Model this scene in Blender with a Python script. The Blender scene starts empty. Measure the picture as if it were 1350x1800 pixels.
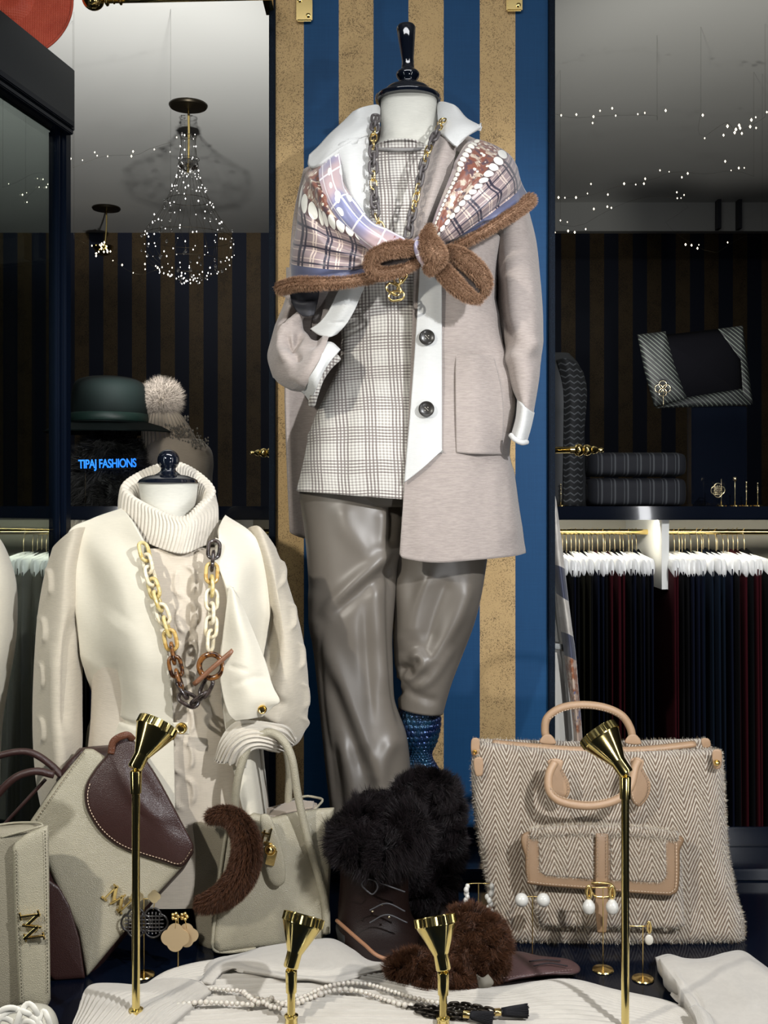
import bpy, bmesh, math, random
import numpy as np
from mathutils import Vector, Matrix
random.seed(7); RNG = np.random.default_rng(7)
R = math.radians; PI = math.pi
SC = bpy.context.scene; COL = SC.collection

# ---------------------------------------------------------------- camera, world, lights, exposure
F = 1900.0; CX = 675.0; HY = 860.0; CAMZ = 1.6; ZT = 0.82; ZC = 3.0
cam = bpy.data.cameras.new('camera'); co = bpy.data.objects.new('camera', cam); COL.objects.link(co)
co.location = (0, 0, CAMZ); co.rotation_euler = (PI/2, 0, 0)
cam.sensor_fit = 'VERTICAL'; cam.sensor_height = 36; cam.sensor_width = 27; cam.lens = 36*F/1800
cam.shift_y = -(900-HY)/1800; cam.clip_start = .05
SC.camera = co
w = bpy.data.worlds.new('night'); SC.world = w; w.use_nodes = True
w.node_tree.nodes['Background'].inputs[0].default_value = (.5, .6, .8, 1)
w.node_tree.nodes['Background'].inputs[1].default_value = .012
SC.view_settings.view_transform = 'Standard'; SC.view_settings.look = 'None'
SC.view_settings.gamma = 1; SC.view_settings.use_curve_mapping = False
SC.view_settings.exposure = 0.0

def spot(name, loc, target, power, size=.04, angle=60, blend=.4, col=(1, 1, 1)):
    l = bpy.data.lights.new(name, 'SPOT'); l.energy = power; l.shadow_soft_size = size
    l.spot_size = R(angle); l.spot_blend = blend; l.color = col
    o = bpy.data.objects.new(name, l); COL.objects.link(o); o.location = loc
    o.rotation_euler = (Vector(target)-Vector(loc)).to_track_quat('-Z', 'Y').to_euler(); return o
def area(name, loc, target, power, sx, sy, col=(1, 1, 1)):
    l = bpy.data.lights.new(name, 'AREA'); l.energy = power; l.shape = 'RECTANGLE'; l.size = sx; l.size_y = sy; l.color = col
    o = bpy.data.objects.new(name, l); COL.objects.link(o); o.location = loc
    o.rotation_euler = (Vector(target)-Vector(loc)).to_track_quat('-Z', 'Y').to_euler(); return o
COOL = (.97, .98, 1.0); WARM = (1, .955, .87)
spot('window_spot_right', (.95, .25, 2.35), (.08, 2.25, 1.1), 165, .03, 70, .6, COOL)
spot('window_spot_left', (-1.0, .35, 2.35), (-.2, 2.2, 1.15), 88, .03, 66, .6, WARM)
spot('window_spot_low', (.55, .5, 1.15), (.1, 2.3, 1.75), 22, .03, 58, .6, COOL)
area('window_ceiling_light', (0, 1.3, 2.9), (0, 2.15, 1.2), 10, 1.3, .25, COOL)
area('added_highlight_strip', (-1.15, .95, 1.7), (0, 2.1, 1.4), 3.5, .06, 1.5, COOL)  # this pair is added to put vertical highlights on brass and leather
area('added_highlight_strip', (1.15, .95, 1.7), (0, 2.1, 1.4), 3.5, .06, 1.5, COOL)
spot('ceiling_wash_left', (-.46, 2.52, 1.75), (-.95, 3.65, 3.0), 120, .03, 84, .8, (1, .99, .96))
spot('ceiling_wash_right', (.62, 2.52, 1.75), (1.3, 3.6, 3.0), 40, .03, 84, .8, (1, .98, .92))

# ---------------------------------------------------------------- object helpers
WM = {}
def attach(o, parent, M=None):
    M = M or Matrix.Identity(4); COL.objects.link(o); WM[o.name] = M
    if parent is not None:
        o.parent = parent; o.matrix_basis = WM[parent.name].inverted() @ M
    else: o.matrix_basis = M
    return o
def tag(o, label=None, cat=None, group=None, kind=None):
    if label: o['label'] = label
    if cat: o['category'] = cat
    if group: o['group'] = group
    if kind: o['kind'] = kind
    return o
def thing(name, loc, label, cat, group=None):
    o = bpy.data.objects.new(name, None); o.empty_display_size = .03
    attach(o, None, Matrix.Translation(Vector(loc))); return tag(o, label, cat, group)
def meshobj(name, V, Fc, m, parent=None, uv=None, smooth=True, recenter=True, M=None):
    V = np.asarray(V, dtype=float).reshape(-1, 3)
    c = np.zeros(3)
    if recenter and M is None:
        c = (V.min(0)+V.max(0))/2; c[2] = V[:, 2].min()
        V = V-c
    me = bpy.data.meshes.new(name)
    me.from_pydata(V.tolist(), [], [tuple(int(i) for i in f) for f in Fc])
    if uv is not None:
        l = me.uv_layers.new(name='UVMap'); idx = np.zeros(len(me.loops), dtype=np.int32)
        me.loops.foreach_get('vertex_index', idx); l.data.foreach_set('uv', np.asarray(uv)[idx].ravel().astype(np.float32))
    me.polygons.foreach_set('use_smooth', [smooth]*len(me.polygons))
    if m: me.materials.append(m)
    me.update()
    o = bpy.data.objects.new(name, me)
    return attach(o, parent, M if M is not None else Matrix.Translation(Vector(c)))
def dupe(o, parent, M):
    c = o.copy(); return attach(c, parent, M)
def P(px, py, D): return Vector(((px-CX)/F*D, D, CAMZ-(py-HY)/F*D))
def TD(py, h=0): return (CAMZ-ZT-h)*F/(py-HY)
def T(px, py, h=0): D = TD(py, h); return (px, py, D)
def XT(px, py, h=0): return P(*T(px, py, h))
def toW(A):
    A = np.asarray(A, dtype=float); D = A[..., 2]
    return np.stack([(A[..., 0]-CX)/F*D, D, CAMZ-(A[..., 1]-HY)/F*D], -1)
def cr(pts, n, closed=False):
    """Catmull-Rom through pts (m,k) sampled n times by arc-ish length"""
    p = np.asarray(pts, dtype=float)
    if len(p) == 1: return np.repeat(p, n, 0)
    if closed: q = np.vstack([p[-1], p, p[0], p[1]]); m = len(p)
    else:
        q = np.vstack([2*p[0]-p[1], p, 2*p[-1]-p[-2]]); m = len(p)-1
    K = 16; t = np.linspace(0, m, m*K+1)
    i = np.minimum(t.astype(int), m-1); f = (t-i)[:, None]
    a, b, c, d = q[i], q[i+1], q[i+2], q[i+3]
    S = .5*((2*b)+(-a+c)*f+(2*a-5*b+4*c-d)*f*f+(-a+3*b-3*c+d)*f**3)
    L = np.r_[0, np.cumsum(np.linalg.norm(np.diff(S, axis=0), axis=1)+1e-9)]
    s = np.linspace(0, L[-1], n+1)[:-1] if closed else np.linspace(0, L[-1], n)
    return np.stack([np.interp(s, L, S[:, k]) for k in range(S.shape[1])], 1)
def crv(G, nv):
    """interpolate stack of curves G (m,nu,k) across the stack, uniform param"""
    m = len(G)
    if m == 1: return G
    q = np.concatenate([2*G[:1]-G[1:2], G, 2*G[-1:]-G[-2:-1]])
    t = np.linspace(0, m-1, nv); i = np.minimum(t.astype(int), m-2); f = (t-i)[:, None, None]
    a, b, c, d = q[i], q[i+1], q[i+2], q[i+3]
    return .5*((2*b)+(-a+c)*f+(2*a-5*b+4*c-d)*f*f+(-a+3*b-3*c+d)*f**3)
def grid_normals(W, closed):
    if closed: du = np.roll(W, -1, 1)-np.roll(W, 1, 1)
    else: du = np.gradient(W, axis=1)
    dv = np.gradient(W, axis=0) if len(W) > 1 else du
    N = np.cross(du, dv); L = np.linalg.norm(N, axis=-1, keepdims=True)
    return N/np.maximum(L, 1e-12)
def gridfaces(nv, nu, closed, off=0, flip=False):
    j, i = np.mgrid[0:nv-1, 0:(nu if closed else nu-1)]
    i2 = (i+1) % nu
    a = j*nu+i; b = j*nu+i2; c = (j+1)*nu+i2; d = (j+1)*nu+i
    f = np.stack([a, b, c, d], -1).reshape(-1, 4)+off
    return f[:, ::-1] if flip else f
def build_grid(name, W, m, parent, closed=False, thick=0, px=None, disp=None, outward=None, caps=False, uvs=(1, 1), smooth=True):
    nv, nu = W.shape[:2]
    N = grid_normals(W, closed)
    C = W.mean((0, 1)) if outward is None else np.asarray(outward)
    if closed: ref = W-W.mean(1, keepdims=True)
    else: ref = np.array([0, 0, CAMZ])-W
    flip = (N*ref).sum(-1).mean() < 0
    if flip: N = -N
    u, v = np.meshgrid(np.linspace(0, 1, nu), np.linspace(0, 1, nv))
    if disp is not None:
        if px is None: px = np.stack([W[..., 0]/W[..., 1]*F+CX, HY-(W[..., 2]-CAMZ)/W[..., 1]*F], -1)
        W = W+N*disp(px[..., 0], px[..., 1], u, v)[..., None]
        N2 = grid_normals(W, closed); N = -N2 if flip else N2
    V = W.reshape(-1, 3); UV = np.stack([u*uvs[0], v*uvs[1]], -1).reshape(-1, 2)
    Fs = [list(f) for f in gridfaces(nv, nu, closed, 0, flip)]
    if thick > 0:
        B = (W-N*thick).reshape(-1, 3); n0 = len(V)
        V = np.vstack([V, B]); UV = np.vstack([UV, UV])
        Fs += [list(f) for f in gridfaces(nv, nu, closed, n0, not flip)]
        def rim(idx, fl):
            for a, b in zip(idx[:-1], idx[1:]):
                q = [a, b, b+n0, a+n0]; Fs.append(q[::-1] if fl else q)
        top = list(range(nu))+([0] if closed else []); bot = [(nv-1)*nu+i for i in range(nu)]+([(nv-1)*nu] if closed else [])
        rim(top, not flip); rim(bot, flip)
        if not closed:
            rim([j*nu for j in range(nv)], flip); rim([j*nu+nu-1 for j in range(nv)], not flip)
    elif caps and closed:
        Fs.append([i for i in range(nu)][::(1 if flip else -1)]); Fs.append([(nv-1)*nu+i for i in range(nu)][::(-1 if flip else 1)])
    return meshobj(name, V, Fs, m, parent, UV, smooth)
def skin(name, curves, m, parent=None, nu=40, nv=40, closed=False, thick=.003, disp=None, caps=False, uvs=(1, 1)):
    """surface through pixel+depth curves: each curve a list of (px,py,D)"""
    G = np.stack([cr(c, nu, closed) for c in curves]); A = crv(G, nv)
    return build_grid(name, toW(A), m, parent, closed, thick, A[..., :2], disp, None, caps, uvs)
def rings(name, rows, m, parent=None, nu=64, nv=60, e=2.3, disp=None, thick=0, caps=True, uvs=(1, 1)):
    """rows (py,xl,xr,D,half depth[,dy right minus left]) -> horizontal superellipse rings"""
    rw = np.array([list(r)+[0]*(6-len(r)) for r in rows], dtype=float)
    rr = crv(rw[:, None, :], nv)[:, 0, :] if len(rw) > 2 else crv(rw[:, None, :], nv)[:, 0, :]
    th = np.linspace(0, 2*PI, nu, endpoint=False)
    c, s = np.cos(th), np.sin(th); cc = np.sign(c)*np.abs(c)**(2/e); ss = np.sign(s)*np.abs(s)**(2/e)
    W = np.zeros((nv, nu, 3))
    for k, (py, xl, xr, D, hd, dy) in enumerate(rr):
        xm, hw = (xl+xr)/2, (xr-xl)/2
        W[k, :, 0] = (xm+hw*cc-CX)/F*D; W[k, :, 1] = D+hd*ss; W[k, :, 2] = CAMZ-(py+dy*cc/2-HY)/F*D
    return build_grid(name, W, m, parent, True, thick, None, disp, None, caps and thick == 0, uvs)
def tube(name, path, rad, m, parent=None, nu=16, nv=40, disp=None, closed_path=False, world=False, ratio=1.0, caps=True, flat=None, uvs=(1, 1)):
    """path (px,py,D) or world xyz; rad metres or list; ratio = depth radius / in-plane radius"""
    A = cr(path, nv, closed_path); Wp = A if world else toW(A)
    rad = np.atleast_1d(np.asarray(rad, dtype=float)); r = np.interp(np.linspace(0, 1, nv), np.linspace(0, 1, len(rad)), rad) if len(rad) > 1 else np.full(nv, rad[0])
    if closed_path: Tn = np.roll(Wp, -1, 0)-np.roll(Wp, 1, 0)
    else: Tn = np.gradient(Wp, axis=0)
    Tn /= np.linalg.norm(Tn, axis=1, keepdims=True)+1e-12
    if flat is None:
        Y = np.array([0, 1, 0]) if abs(Tn[:, 1]).mean() < .8 else np.array([0, 0, 1])
    else: Y = np.asarray(flat, dtype=float)
    A1 = np.cross(Tn, Y); A1 /= np.linalg.norm(A1, axis=1, keepdims=True)+1e-12
    A2 = np.cross(A1, Tn)
    th = np.linspace(0, 2*PI, nu, endpoint=False)
    W = Wp[:, None]+A1[:, None]*(np.cos(th)[None, :, None]*r[:, None, None])+A2[:, None]*(np.sin(th)[None, :, None]*r[:, None, None]*ratio)
    if closed_path: W = np.concatenate([W, W[:1]])
    return build_grid(name, W, m, parent, True, 0, None, disp, None, caps and not closed_path, uvs)
def lathe(name, prof, m, parent=None, M=None, n=32, disp=None):
    """prof (r,z) local; M world matrix"""
    pr = np.array(prof, dtype=float); th = np.linspace(0, 2*PI, n, endpoint=False)
    V = np.stack([pr[:, 0, None]*np.cos(th), pr[:, 0, None]*np.sin(th), np.repeat(pr[:, 1, None], n, 1)], -1)
    Fs = gridfaces(len(pr), n, True, 0, False).tolist()
    if pr[0, 0] > 1e-5: Fs.append(list(range(n))[::-1])
    if pr[-1, 0] > 1e-5: Fs.append([(len(pr)-1)*n+i for i in range(n)])
    uv = np.stack(np.meshgrid(np.linspace(0, 1, n), np.linspace(0, 1, len(pr))), -1).reshape(-1, 2)
    o = meshobj(name, V.reshape(-1, 3), Fs, m, parent, uv, True, False, M or Matrix.Identity(4))
    md = o.modifiers.new('edges', 'EDGE_SPLIT'); md.split_angle = R(50); return o
def smoothprof(pts, n=40): return cr(pts, n)
def pillow(name, poly, m, parent=None, D=2.0, depth=.05, edge=.16, n=160, bulge=.3, disp=None, center=None, smooth=True, thin=False, corners=False, tilt=(0, 0), round_=True):
    """closed solid from a pixel outline: front at D, back at D+depth, rounded rims. D may be callable(px,py)"""
    if corners:
        p = np.array(poly, float); q = np.vstack([p, p[:1]]); L = np.r_[0, np.cumsum(np.linalg.norm(np.diff(q, axis=0), axis=1))]
        s = np.linspace(0, L[-1], n, endpoint=False); O = np.stack([np.interp(s, L, q[:, k]) for k in (0, 1)], 1)
    else: O = cr(poly, n, True)
    c = np.array(center if center is not None else O.mean(0))
    ss = [0, .15, .3, .45, .6, .72, .82, .9, .95, .98, 1.0]
    rows = []; 
    Df = D if callable(D) else (lambda x, y: D+tilt[0]*(x-c[0])/100+tilt[1]*(y-c[1])/100)
    def lay(s, back):
        pt = c+(O-c)*s
        k = min(1, max(0, (1-s)/edge)); pr = math.sqrt(max(0, 1-(1-k)**2))
        b = (1-s*s)*bulge*depth
        d = Df(pt[:, 0], pt[:, 1])
        off = (depth/2)*(1-pr)-b if not back else depth-(depth/2)*(1-pr)
        return np.column_stack([pt, d+off])
    for s in ss: rows.append(lay(s, False))
    for s in ss[::-1][1:]: rows.append(lay(s, True))
    A = np.stack(rows)
    W = toW(A); N = grid_normals(W, True)
    fl = N[3:8, :, 1].mean() > 0
    if fl: N = -N
    if disp is not None: 
        u, v = np.meshgrid(np.linspace(0, 1, n), np.linspace(0, 1, len(A)))
        W = W+N*(disp(A[..., 0], A[..., 1], u, v)*(np.arange(len(A)) < 11)[:, None])[..., None]
    Fs = gridfaces(len(A), n, True, 0, fl)
    uv = np.stack([A[..., 0]/100, A[..., 1]/100], -1).reshape(-1, 2)
    return meshobj(name, W.reshape(-1, 3), Fs.tolist(), m, parent, uv, smooth)
def boxW(name, c, s, m, parent=None, rot=None, bevel=.0, kind=None):
    bm = bmesh.new(); bmesh.ops.create_cube(bm, size=1)
    for v in bm.verts: v.co = Vector((v.co.x*s[0], v.co.y*s[1], v.co.z*s[2]))
    if bevel: bmesh.ops.bevel(bm, geom=bm.edges[:], offset=bevel, segments=2, affect='EDGES')
    me = bpy.data.meshes.new(name); bm.to_mesh(me); bm.free(); me.materials.append(m)
    M = Matrix.Translation(Vector(c)) @ (rot.to_4x4() if rot else Matrix.Identity(4))
    o = attach(bpy.data.objects.new(name, me), parent, M)
    if kind: o['kind'] = kind
    return o
def sphere(name, c, r, m, parent=None, seg=20, scale=(1, 1, 1), rot=None):
    bm = bmesh.new(); bmesh.ops.create_uvsphere(bm, u_segments=seg, v_segments=max(6, seg//2), radius=r)
    me = bpy.data.meshes.new(name); bm.to_mesh(me); bm.free(); me.materials.append(m)
    me.polygons.foreach_set('use_smooth', [True]*len(me.polygons))
    M = Matrix.Translation(Vector(c)) @ (rot.to_4x4() if rot else Matrix.Identity(4)) @ Matrix.Diagonal((*scale, 1))
    return attach(bpy.data.objects.new(name, me), parent, M)
def merge_tubes(name, paths, r, m, parent=None, nu=6, nv=12, world=True, kind=None):
    V = []; Fs = []; off = 0
    for p in paths:
        A = cr(p, nv) if len(p) > 2 else np.linspace(np.array(p[0], float), np.array(p[-1], float), nv)
        A = A if world else toW(A)
        Tn = np.gradient(A, axis=0); Tn /= np.linalg.norm(Tn, axis=1, keepdims=True)+1e-12
        Y = np.array([0, 1, 0]) if abs(Tn[:, 1]).mean() < .8 else np.array([1, 0, 0])
        A1 = np.cross(Tn, Y); A1 /= np.linalg.norm(A1, axis=1, keepdims=True)+1e-12; A2 = np.cross(A1, Tn)
        th = np.linspace(0, 2*PI, nu, endpoint=False)
        W = A[:, None]+(A1[:, None]*np.cos(th)[None, :, None]+A2[:, None]*np.sin(th)[None, :, None])*r
        V.append(W.reshape(-1, 3)); Fs += gridfaces(nv, nu, True, off).tolist()
        Fs.append([off+i for i in range(nu)]); Fs.append([off+(nv-1)*nu+i for i in range(nu)]); off += nv*nu
    o = meshobj(name, np.vstack(V), Fs, m, parent)
    if kind: o['kind'] = kind
    return o
def crease(lines):
    """lines: [(pts, amp, width_px)] -> displacement (m) bumps along pixel polylines"""
    pre = [(cr(p, 24), a, w) for p, a, w in lines]
    def f(px, py, u=None, v=None):
        out = np.zeros_like(px)
        for q, a, w in pre:
            best = np.full(px.shape, 1e9); tt = np.zeros_like(px)
            for k in range(len(q)-1):
                d = q[k+1]-q[k]; L2 = (d*d).sum()+1e-9
                t = np.clip(((px-q[k, 0])*d[0]+(py-q[k, 1])*d[1])/L2, 0, 1)
                dd = (px-q[k, 0]-t*d[0])**2+(py-q[k, 1]-t*d[1])**2
                mk = dd < best; best = np.where(mk, dd, best); tt = np.where(mk, (k+t)/(len(q)-1), tt)
            out += a*np.exp(-best/(w*w))*np.clip(np.sin(np.clip(tt, .03, .97)*PI)*1.8, 0, 1)
        return out
    return f
def vnoise(x, y, seed=0):
    xi = np.floor(x).astype(int); yi = np.floor(y).astype(int); fx = x-xi; fy = y-yi
    fx = fx*fx*(3-2*fx); fy = fy*fy*(3-2*fy)
    def h(a, b):
        n = (a*374761393+b*668265263+seed*982451653) & 0x7fffffff
        n = (n ^ (n >> 13))*1274126177 & 0x7fffffff
        return (n ^ (n >> 16)) % 10007/10007.0
    return (h(xi, yi)*(1-fx)+h(xi+1, yi)*fx)*(1-fy)+(h(xi, yi+1)*(1-fx)+h(xi+1, yi+1)*fx)*fy-.5
def sample(o, n):
    me = o.data; V = np.zeros(len(me.vertices)*3); me.vertices.foreach_get('co', V); V = V.reshape(-1, 3)
    me.calc_loop_triangles(); t = np.zeros(len(me.loop_triangles)*3, dtype=np.int32); me.loop_triangles.foreach_get('vertices', t); t = t.reshape(-1, 3)
    a, b, c = V[t[:, 0]], V[t[:, 1]], V[t[:, 2]]; cn = np.cross(b-a, c-a); A = np.linalg.norm(cn, axis=1)
    k = RNG.choice(len(t), n, p=A/A.sum()); r1 = np.sqrt(RNG.random(n))[:, None]; r2 = RNG.random(n)[:, None]
    p = a[k]*(1-r1)+b[k]*r1*(1-r2)+c[k]*r1*r2; nn = cn[k]/(A[k][:, None]+1e-15)
    M = np.array(WM[o.name]); return p @ M[:3, :3].T+M[:3, 3], nn @ M[:3, :3].T
def fur(name, base, n, L, w, m, parent, comb=(0, 0, -.4), curl=.5, seed=1, keep=None, cl=0):
    """real hair blades growing from a surface; counted as stuff"""
    p, nn = sample(base, n)
    if keep is not None: k = keep(p, nn); p, nn = p[k], nn[k]
    n = len(p); rn = np.random.default_rng(seed)
    comb = np.asarray(comb, float); L = L*(.6+.6*rn.random((n, 1)))
    if cl:  # clump directions
        ci = rn.normal(0, 1, (len(p), 3)); key = np.floor(p/cl).astype(int); h = (key[:, 0]*73856093 ^ key[:, 1]*19349663 ^ key[:, 2]*83492791) % 997
        tab = rn.normal(0, .55, (997, 3)); ci = tab[h]
    else: ci = 0
    d1 = nn+comb*.5+rn.normal(0, .25, (n, 3))*curl+ci*.6; d1 /= np.linalg.norm(d1, axis=1, keepdims=True)
    d2 = nn*.5+comb+rn.normal(0, .5, (n, 3))*curl+ci; d2 /= np.linalg.norm(d2, axis=1, keepdims=True)
    mid = p+d1*L*.55; tip = mid+d2*L*.5
    side = np.cross(d1, rn.normal(0, 1, (n, 3))+np.array([0, .8, 0])); side /= np.linalg.norm(side, axis=1, keepdims=True)+1e-9
    p0 = p-nn*.001
    V = np.stack([p0-side*w/2, p0+side*w/2, mid+side*w*.4, mid-side*w*.4, tip], 1).reshape(-1, 3)
    b = np.arange(n)*5; Fs = np.stack([b, b+1, b+2, b+3], 1).tolist()+np.stack([b+3, b+2, b+4], 1).tolist()
    rr = rn.random(n); uv = np.zeros((n, 5, 2)); uv[:, :, 0] = rr[:, None]; uv[:, 2:4, 1] = .55; uv[:, 4, 1] = 1
    o = meshobj(name, V, Fs, m, parent, uv.reshape(-1, 2)); o['kind'] = 'stuff'; return o

# ---------------------------------------------------------------- material helpers
class S:
    def __init__(s, g, k): s.g = g; s.k = k
    def _b(s, op, o, rev=False):
        return s.g.math(op, o, s) if rev else s.g.math(op, s, o)
    def __add__(s, o): return s._b('ADD', o)
    def __radd__(s, o): return s._b('ADD', o, True)
    def __sub__(s, o): return s._b('SUBTRACT', o)
    def __rsub__(s, o): return s._b('SUBTRACT', o, True)
    def __mul__(s, o): return s._b('MULTIPLY', o)
    def __rmul__(s, o): return s._b('MULTIPLY', o, True)
    def __truediv__(s, o): return s._b('DIVIDE', o)
    def lt(s, o): return s._b('LESS_THAN', o)
    def gt(s, o): return s._b('GREATER_THAN', o)
    def frac(s): return s.g.math('FRACT', s)
    def abs(s): return s.g.math('ABSOLUTE', s)
    def sin(s): return s.g.math('SINE', s)
    def mx(s, o): return s._b('MAXIMUM', o)
    def mn(s, o): return s._b('MINIMUM', o)
    def clamp(s): return s.mx(0).mn(1)
    def ss(s, a, b):
        n = s.g.N('ShaderNodeMapRange'); n.interpolation_type = 'SMOOTHSTEP'
        s.g.link(s, n.inputs[0]); n.inputs[1].default_value = a; n.inputs[2].default_value = b
        return S(s.g, n.outputs[0])
class G:
    def __init__(g, name):
        g.m = bpy.data.materials.new(name); g.m.use_nodes = True; g.nt = g.m.node_tree
        g.b = g.nt.nodes['Principled BSDF']
    def N(g, t): return g.nt.nodes.new(t)
    def link(g, a, inp):
        if isinstance(a, S): g.nt.links.new(a.k, inp)
        elif isinstance(a, tuple): inp.default_value = (*a, 1) if len(a) == 3 and len(inp.default_value) == 4 else a
        else: inp.default_value = a
    def math(g, op, a, b=None):
        n = g.N('ShaderNodeMath'); n.operation = op; g.link(a, n.inputs[0])
        if b is not None: g.link(b, n.inputs[1])
        return S(g, n.outputs[0])
    def coord(g, k='Object'):
        n = g.N('ShaderNodeTexCoord'); return S(g, n.outputs[k])
    def sep(g, v):
        n = g.N('ShaderNodeSeparateXYZ'); g.link(v, n.inputs[0]); return [S(g, o) for o in n.outputs]
    def comb(g, x, y, z=0):
        n = g.N('ShaderNodeCombineXYZ'); g.link(x, n.inputs[0]); g.link(y, n.inputs[1]); g.link(z, n.inputs[2]); return S(g, n.outputs[0])
    def scale(g, v, s):
        n = g.N('ShaderNodeMapping'); g.link(v, n.inputs[0]); n.inputs['Scale'].default_value = s; return S(g, n.outputs[0])
    def noise(g, v, sc, det=3, ro=.5, col=False):
        n = g.N('ShaderNodeTexNoise'); g.link(v, n.inputs['Vector']); n.inputs['Scale'].default_value = sc
        n.inputs['Detail'].default_value = det; n.inputs['Roughness'].default_value = ro; return S(g, n.outputs[1 if col else 0])
    def vor(g, v, sc, feat='F1', out=0, rnd=1):
        n = g.N('ShaderNodeTexVoronoi'); n.feature = feat; g.link(v, n.inputs['Vector']); n.inputs['Scale'].default_value = sc
        n.inputs['Randomness'].default_value = rnd
        return S(g, n.outputs[out])
    def mix(g, f, a, b):
        n = g.N('ShaderNodeMix'); n.data_type = 'RGBA'; g.link(f, n.inputs[0]); g.link(a, n.inputs[6]); g.link(b, n.inputs[7]); return S(g, n.outputs[2])
    def bump(g, h, st=.3, dist=.002):
        n = g.N('ShaderNodeBump'); n.inputs['Strength'].default_value = st; n.inputs['Distance'].default_value = dist; g.link(h, n.inputs['Height']); return S(g, n.outputs[0])
    def out(g, col=None, rough=.5, metal=0, normal=None, **k):
        if col is not None: g.link(col, g.b.inputs['Base Color'])
        g.link(rough, g.b.inputs['Roughness']); g.link(metal, g.b.inputs['Metallic'])
        if normal is not None: g.link(normal, g.b.inputs['Normal'])
        nm = dict(sheen='Sheen Weight', sheenr='Sheen Roughness', coat='Coat Weight', coatr='Coat Roughness', trans='Transmission Weight', ior='IOR', spec='Specular IOR Level', alpha='Alpha', emi='Emission Color', ems='Emission Strength', sss='Subsurface Weight')
        for a, b in k.items(): g.link(b, g.b.inputs[nm[a]])
        return g.m
def plain(name, col, rough=.5, metal=0, **k): return G(name).out(col, rough, metal, **k)
def leather(name, col, rough=.45, sc=900, st=.35, var=.08):
    g = G(name); o = g.coord(); v = g.vor(o, sc*.45, 'DISTANCE_TO_EDGE'); n = g.noise(o, 60, 3)
    c2 = tuple(max(0, c*(1-var*2)) for c in col)
    return g.out(g.mix(n, c2, col), rough, 0, g.bump(v.mn(.3), min(1, st*2.2), .0016))
def knit(name, col, sc=1, var=.12, dens=420, mel=.25, col2=None):
    """wool jersey: fine horizontal melange"""
    g = G(name); o = g.coord(); a = g.noise(g.scale(o, (40*sc, 40*sc, 420*sc)), 1.6, 4, .7); b = g.noise(o, 14, 3)
    x, y, z = g.sep(o); w = ((z*dens*6.28).sin()*.5+.5)*((x*dens*6.28).sin()*.3+.7)
    c2 = col2 or tuple(c*(1-mel*1.6) for c in col)
    f = (a.ss(.35, .65))*.8+b*.2
    return g.out(g.mix(f, c2, col), .9, 0, g.bump(a*.6+w*.4, .35, .0012), sheen=.25)

brass = plain('polished_brass', (.86, .66, .26), .13, 1)
gold = plain('yellow_gold', (.95, .72, .30), .18, 1)
palegold = plain('pale_gold', (.92, .78, .50), .22, 1)
gloss_black = plain('black_lacquer', (.004, .006, .012), .08, 0, coat=1.0, coatr=.03)
navy_lacq = plain('navy_lacquer', (.003, .006, .014), .18, 0, coat=.3, coatr=.06)
# ================================================================ the setting
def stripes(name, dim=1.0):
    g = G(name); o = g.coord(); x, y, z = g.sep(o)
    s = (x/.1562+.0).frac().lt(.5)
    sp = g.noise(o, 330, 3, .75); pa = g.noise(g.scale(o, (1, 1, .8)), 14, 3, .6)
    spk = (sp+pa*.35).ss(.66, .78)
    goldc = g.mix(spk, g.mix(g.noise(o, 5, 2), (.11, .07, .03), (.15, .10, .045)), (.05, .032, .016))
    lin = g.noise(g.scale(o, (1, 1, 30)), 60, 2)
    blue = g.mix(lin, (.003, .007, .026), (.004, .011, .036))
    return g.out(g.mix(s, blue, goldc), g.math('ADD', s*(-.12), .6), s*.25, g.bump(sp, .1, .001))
shaded_wallpaper = stripes('shaded_striped_wallpaper')  # same stripes as the panel, darkened to paint in the far wall's shade
g = G('ceiling_paint'); ceil_m = g.out(g.mix(g.noise(g.coord(), 1.2, 2), (.60, .60, .57), (.70, .70, .67)), .55)
def quad(name, pts, m, kind='structure', uv=None):
    o = meshobj(name, pts, [(0, 1, 2, 3)], m, smooth=False); o['kind'] = kind; return o
boxW('ceiling', (0, 3.2, ZC+.05), (5.6, 5.6, .1), ceil_m, kind='structure')
wb = boxW('wall_back', (0.03, 5.95, 1.5), (5.6, .1, 3.0), shaded_wallpaper, kind='structure')
dark_floor = plain('dark_floor', (.02, .018, .016), .35)
boxW('floor', (0, 3.2, -.05), (5.6, 5.6, .1), dark_floor, kind='structure')
dwall = plain('dark_navy_paint', (.01, .012, .02), .5)
boxW('wall_left', (-2.75, 3.2, 1.5), (.1, 5.6, 3.0), dwall, kind='structure')
boxW('wall_right', (2.75, 3.2, 1.5), (.1, 5.6, 3.0), dwall, kind='structure')
# pale cornice band along the head of the far wall, on the right
band_m = plain('cornice_paint', (.38, .38, .36), .5)
boxW('trim_1', (1.55, 5.30, 2.93), (1.9, .05, .14), band_m, kind='structure')
for k, x in enumerate((1.62, 1.72, 2.02)):
    boxW('trim_%d' % (k+2), (x, 5.24, 2.93), (.016, .05, .14), dwall, kind='structure')

# display counter the goods stand on
tb = thing('display_counter', (0, 1.75, 0), 'glossy dark navy display counter across the whole window bottom', 'counter')
navy_top = plain('navy_gloss_top', (.002, .004, .010), .12, 0, spec=.3)
boxW('worktop', (0, 1.66, ZT-.02), (2.6, .98, .04), navy_top, tb, bevel=.004)
boxW('carcass', (0, 1.66, .39), (2.56, .9, .78), dwall, tb)
boxW('rear_ledge', (0, 2.28, ZT-.015), (2.6, .26, .03), navy_lacq, tb, bevel=.003)
boxW('ledge_lip', (0, 2.155, ZT+.012), (2.6, .012, .024), navy_lacq, tb, bevel=.003)
boxW('ledge_lip', (0, 2.37, ZT+.02), (2.6, .012, .04), navy_lacq, tb, bevel=.003)

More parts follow.
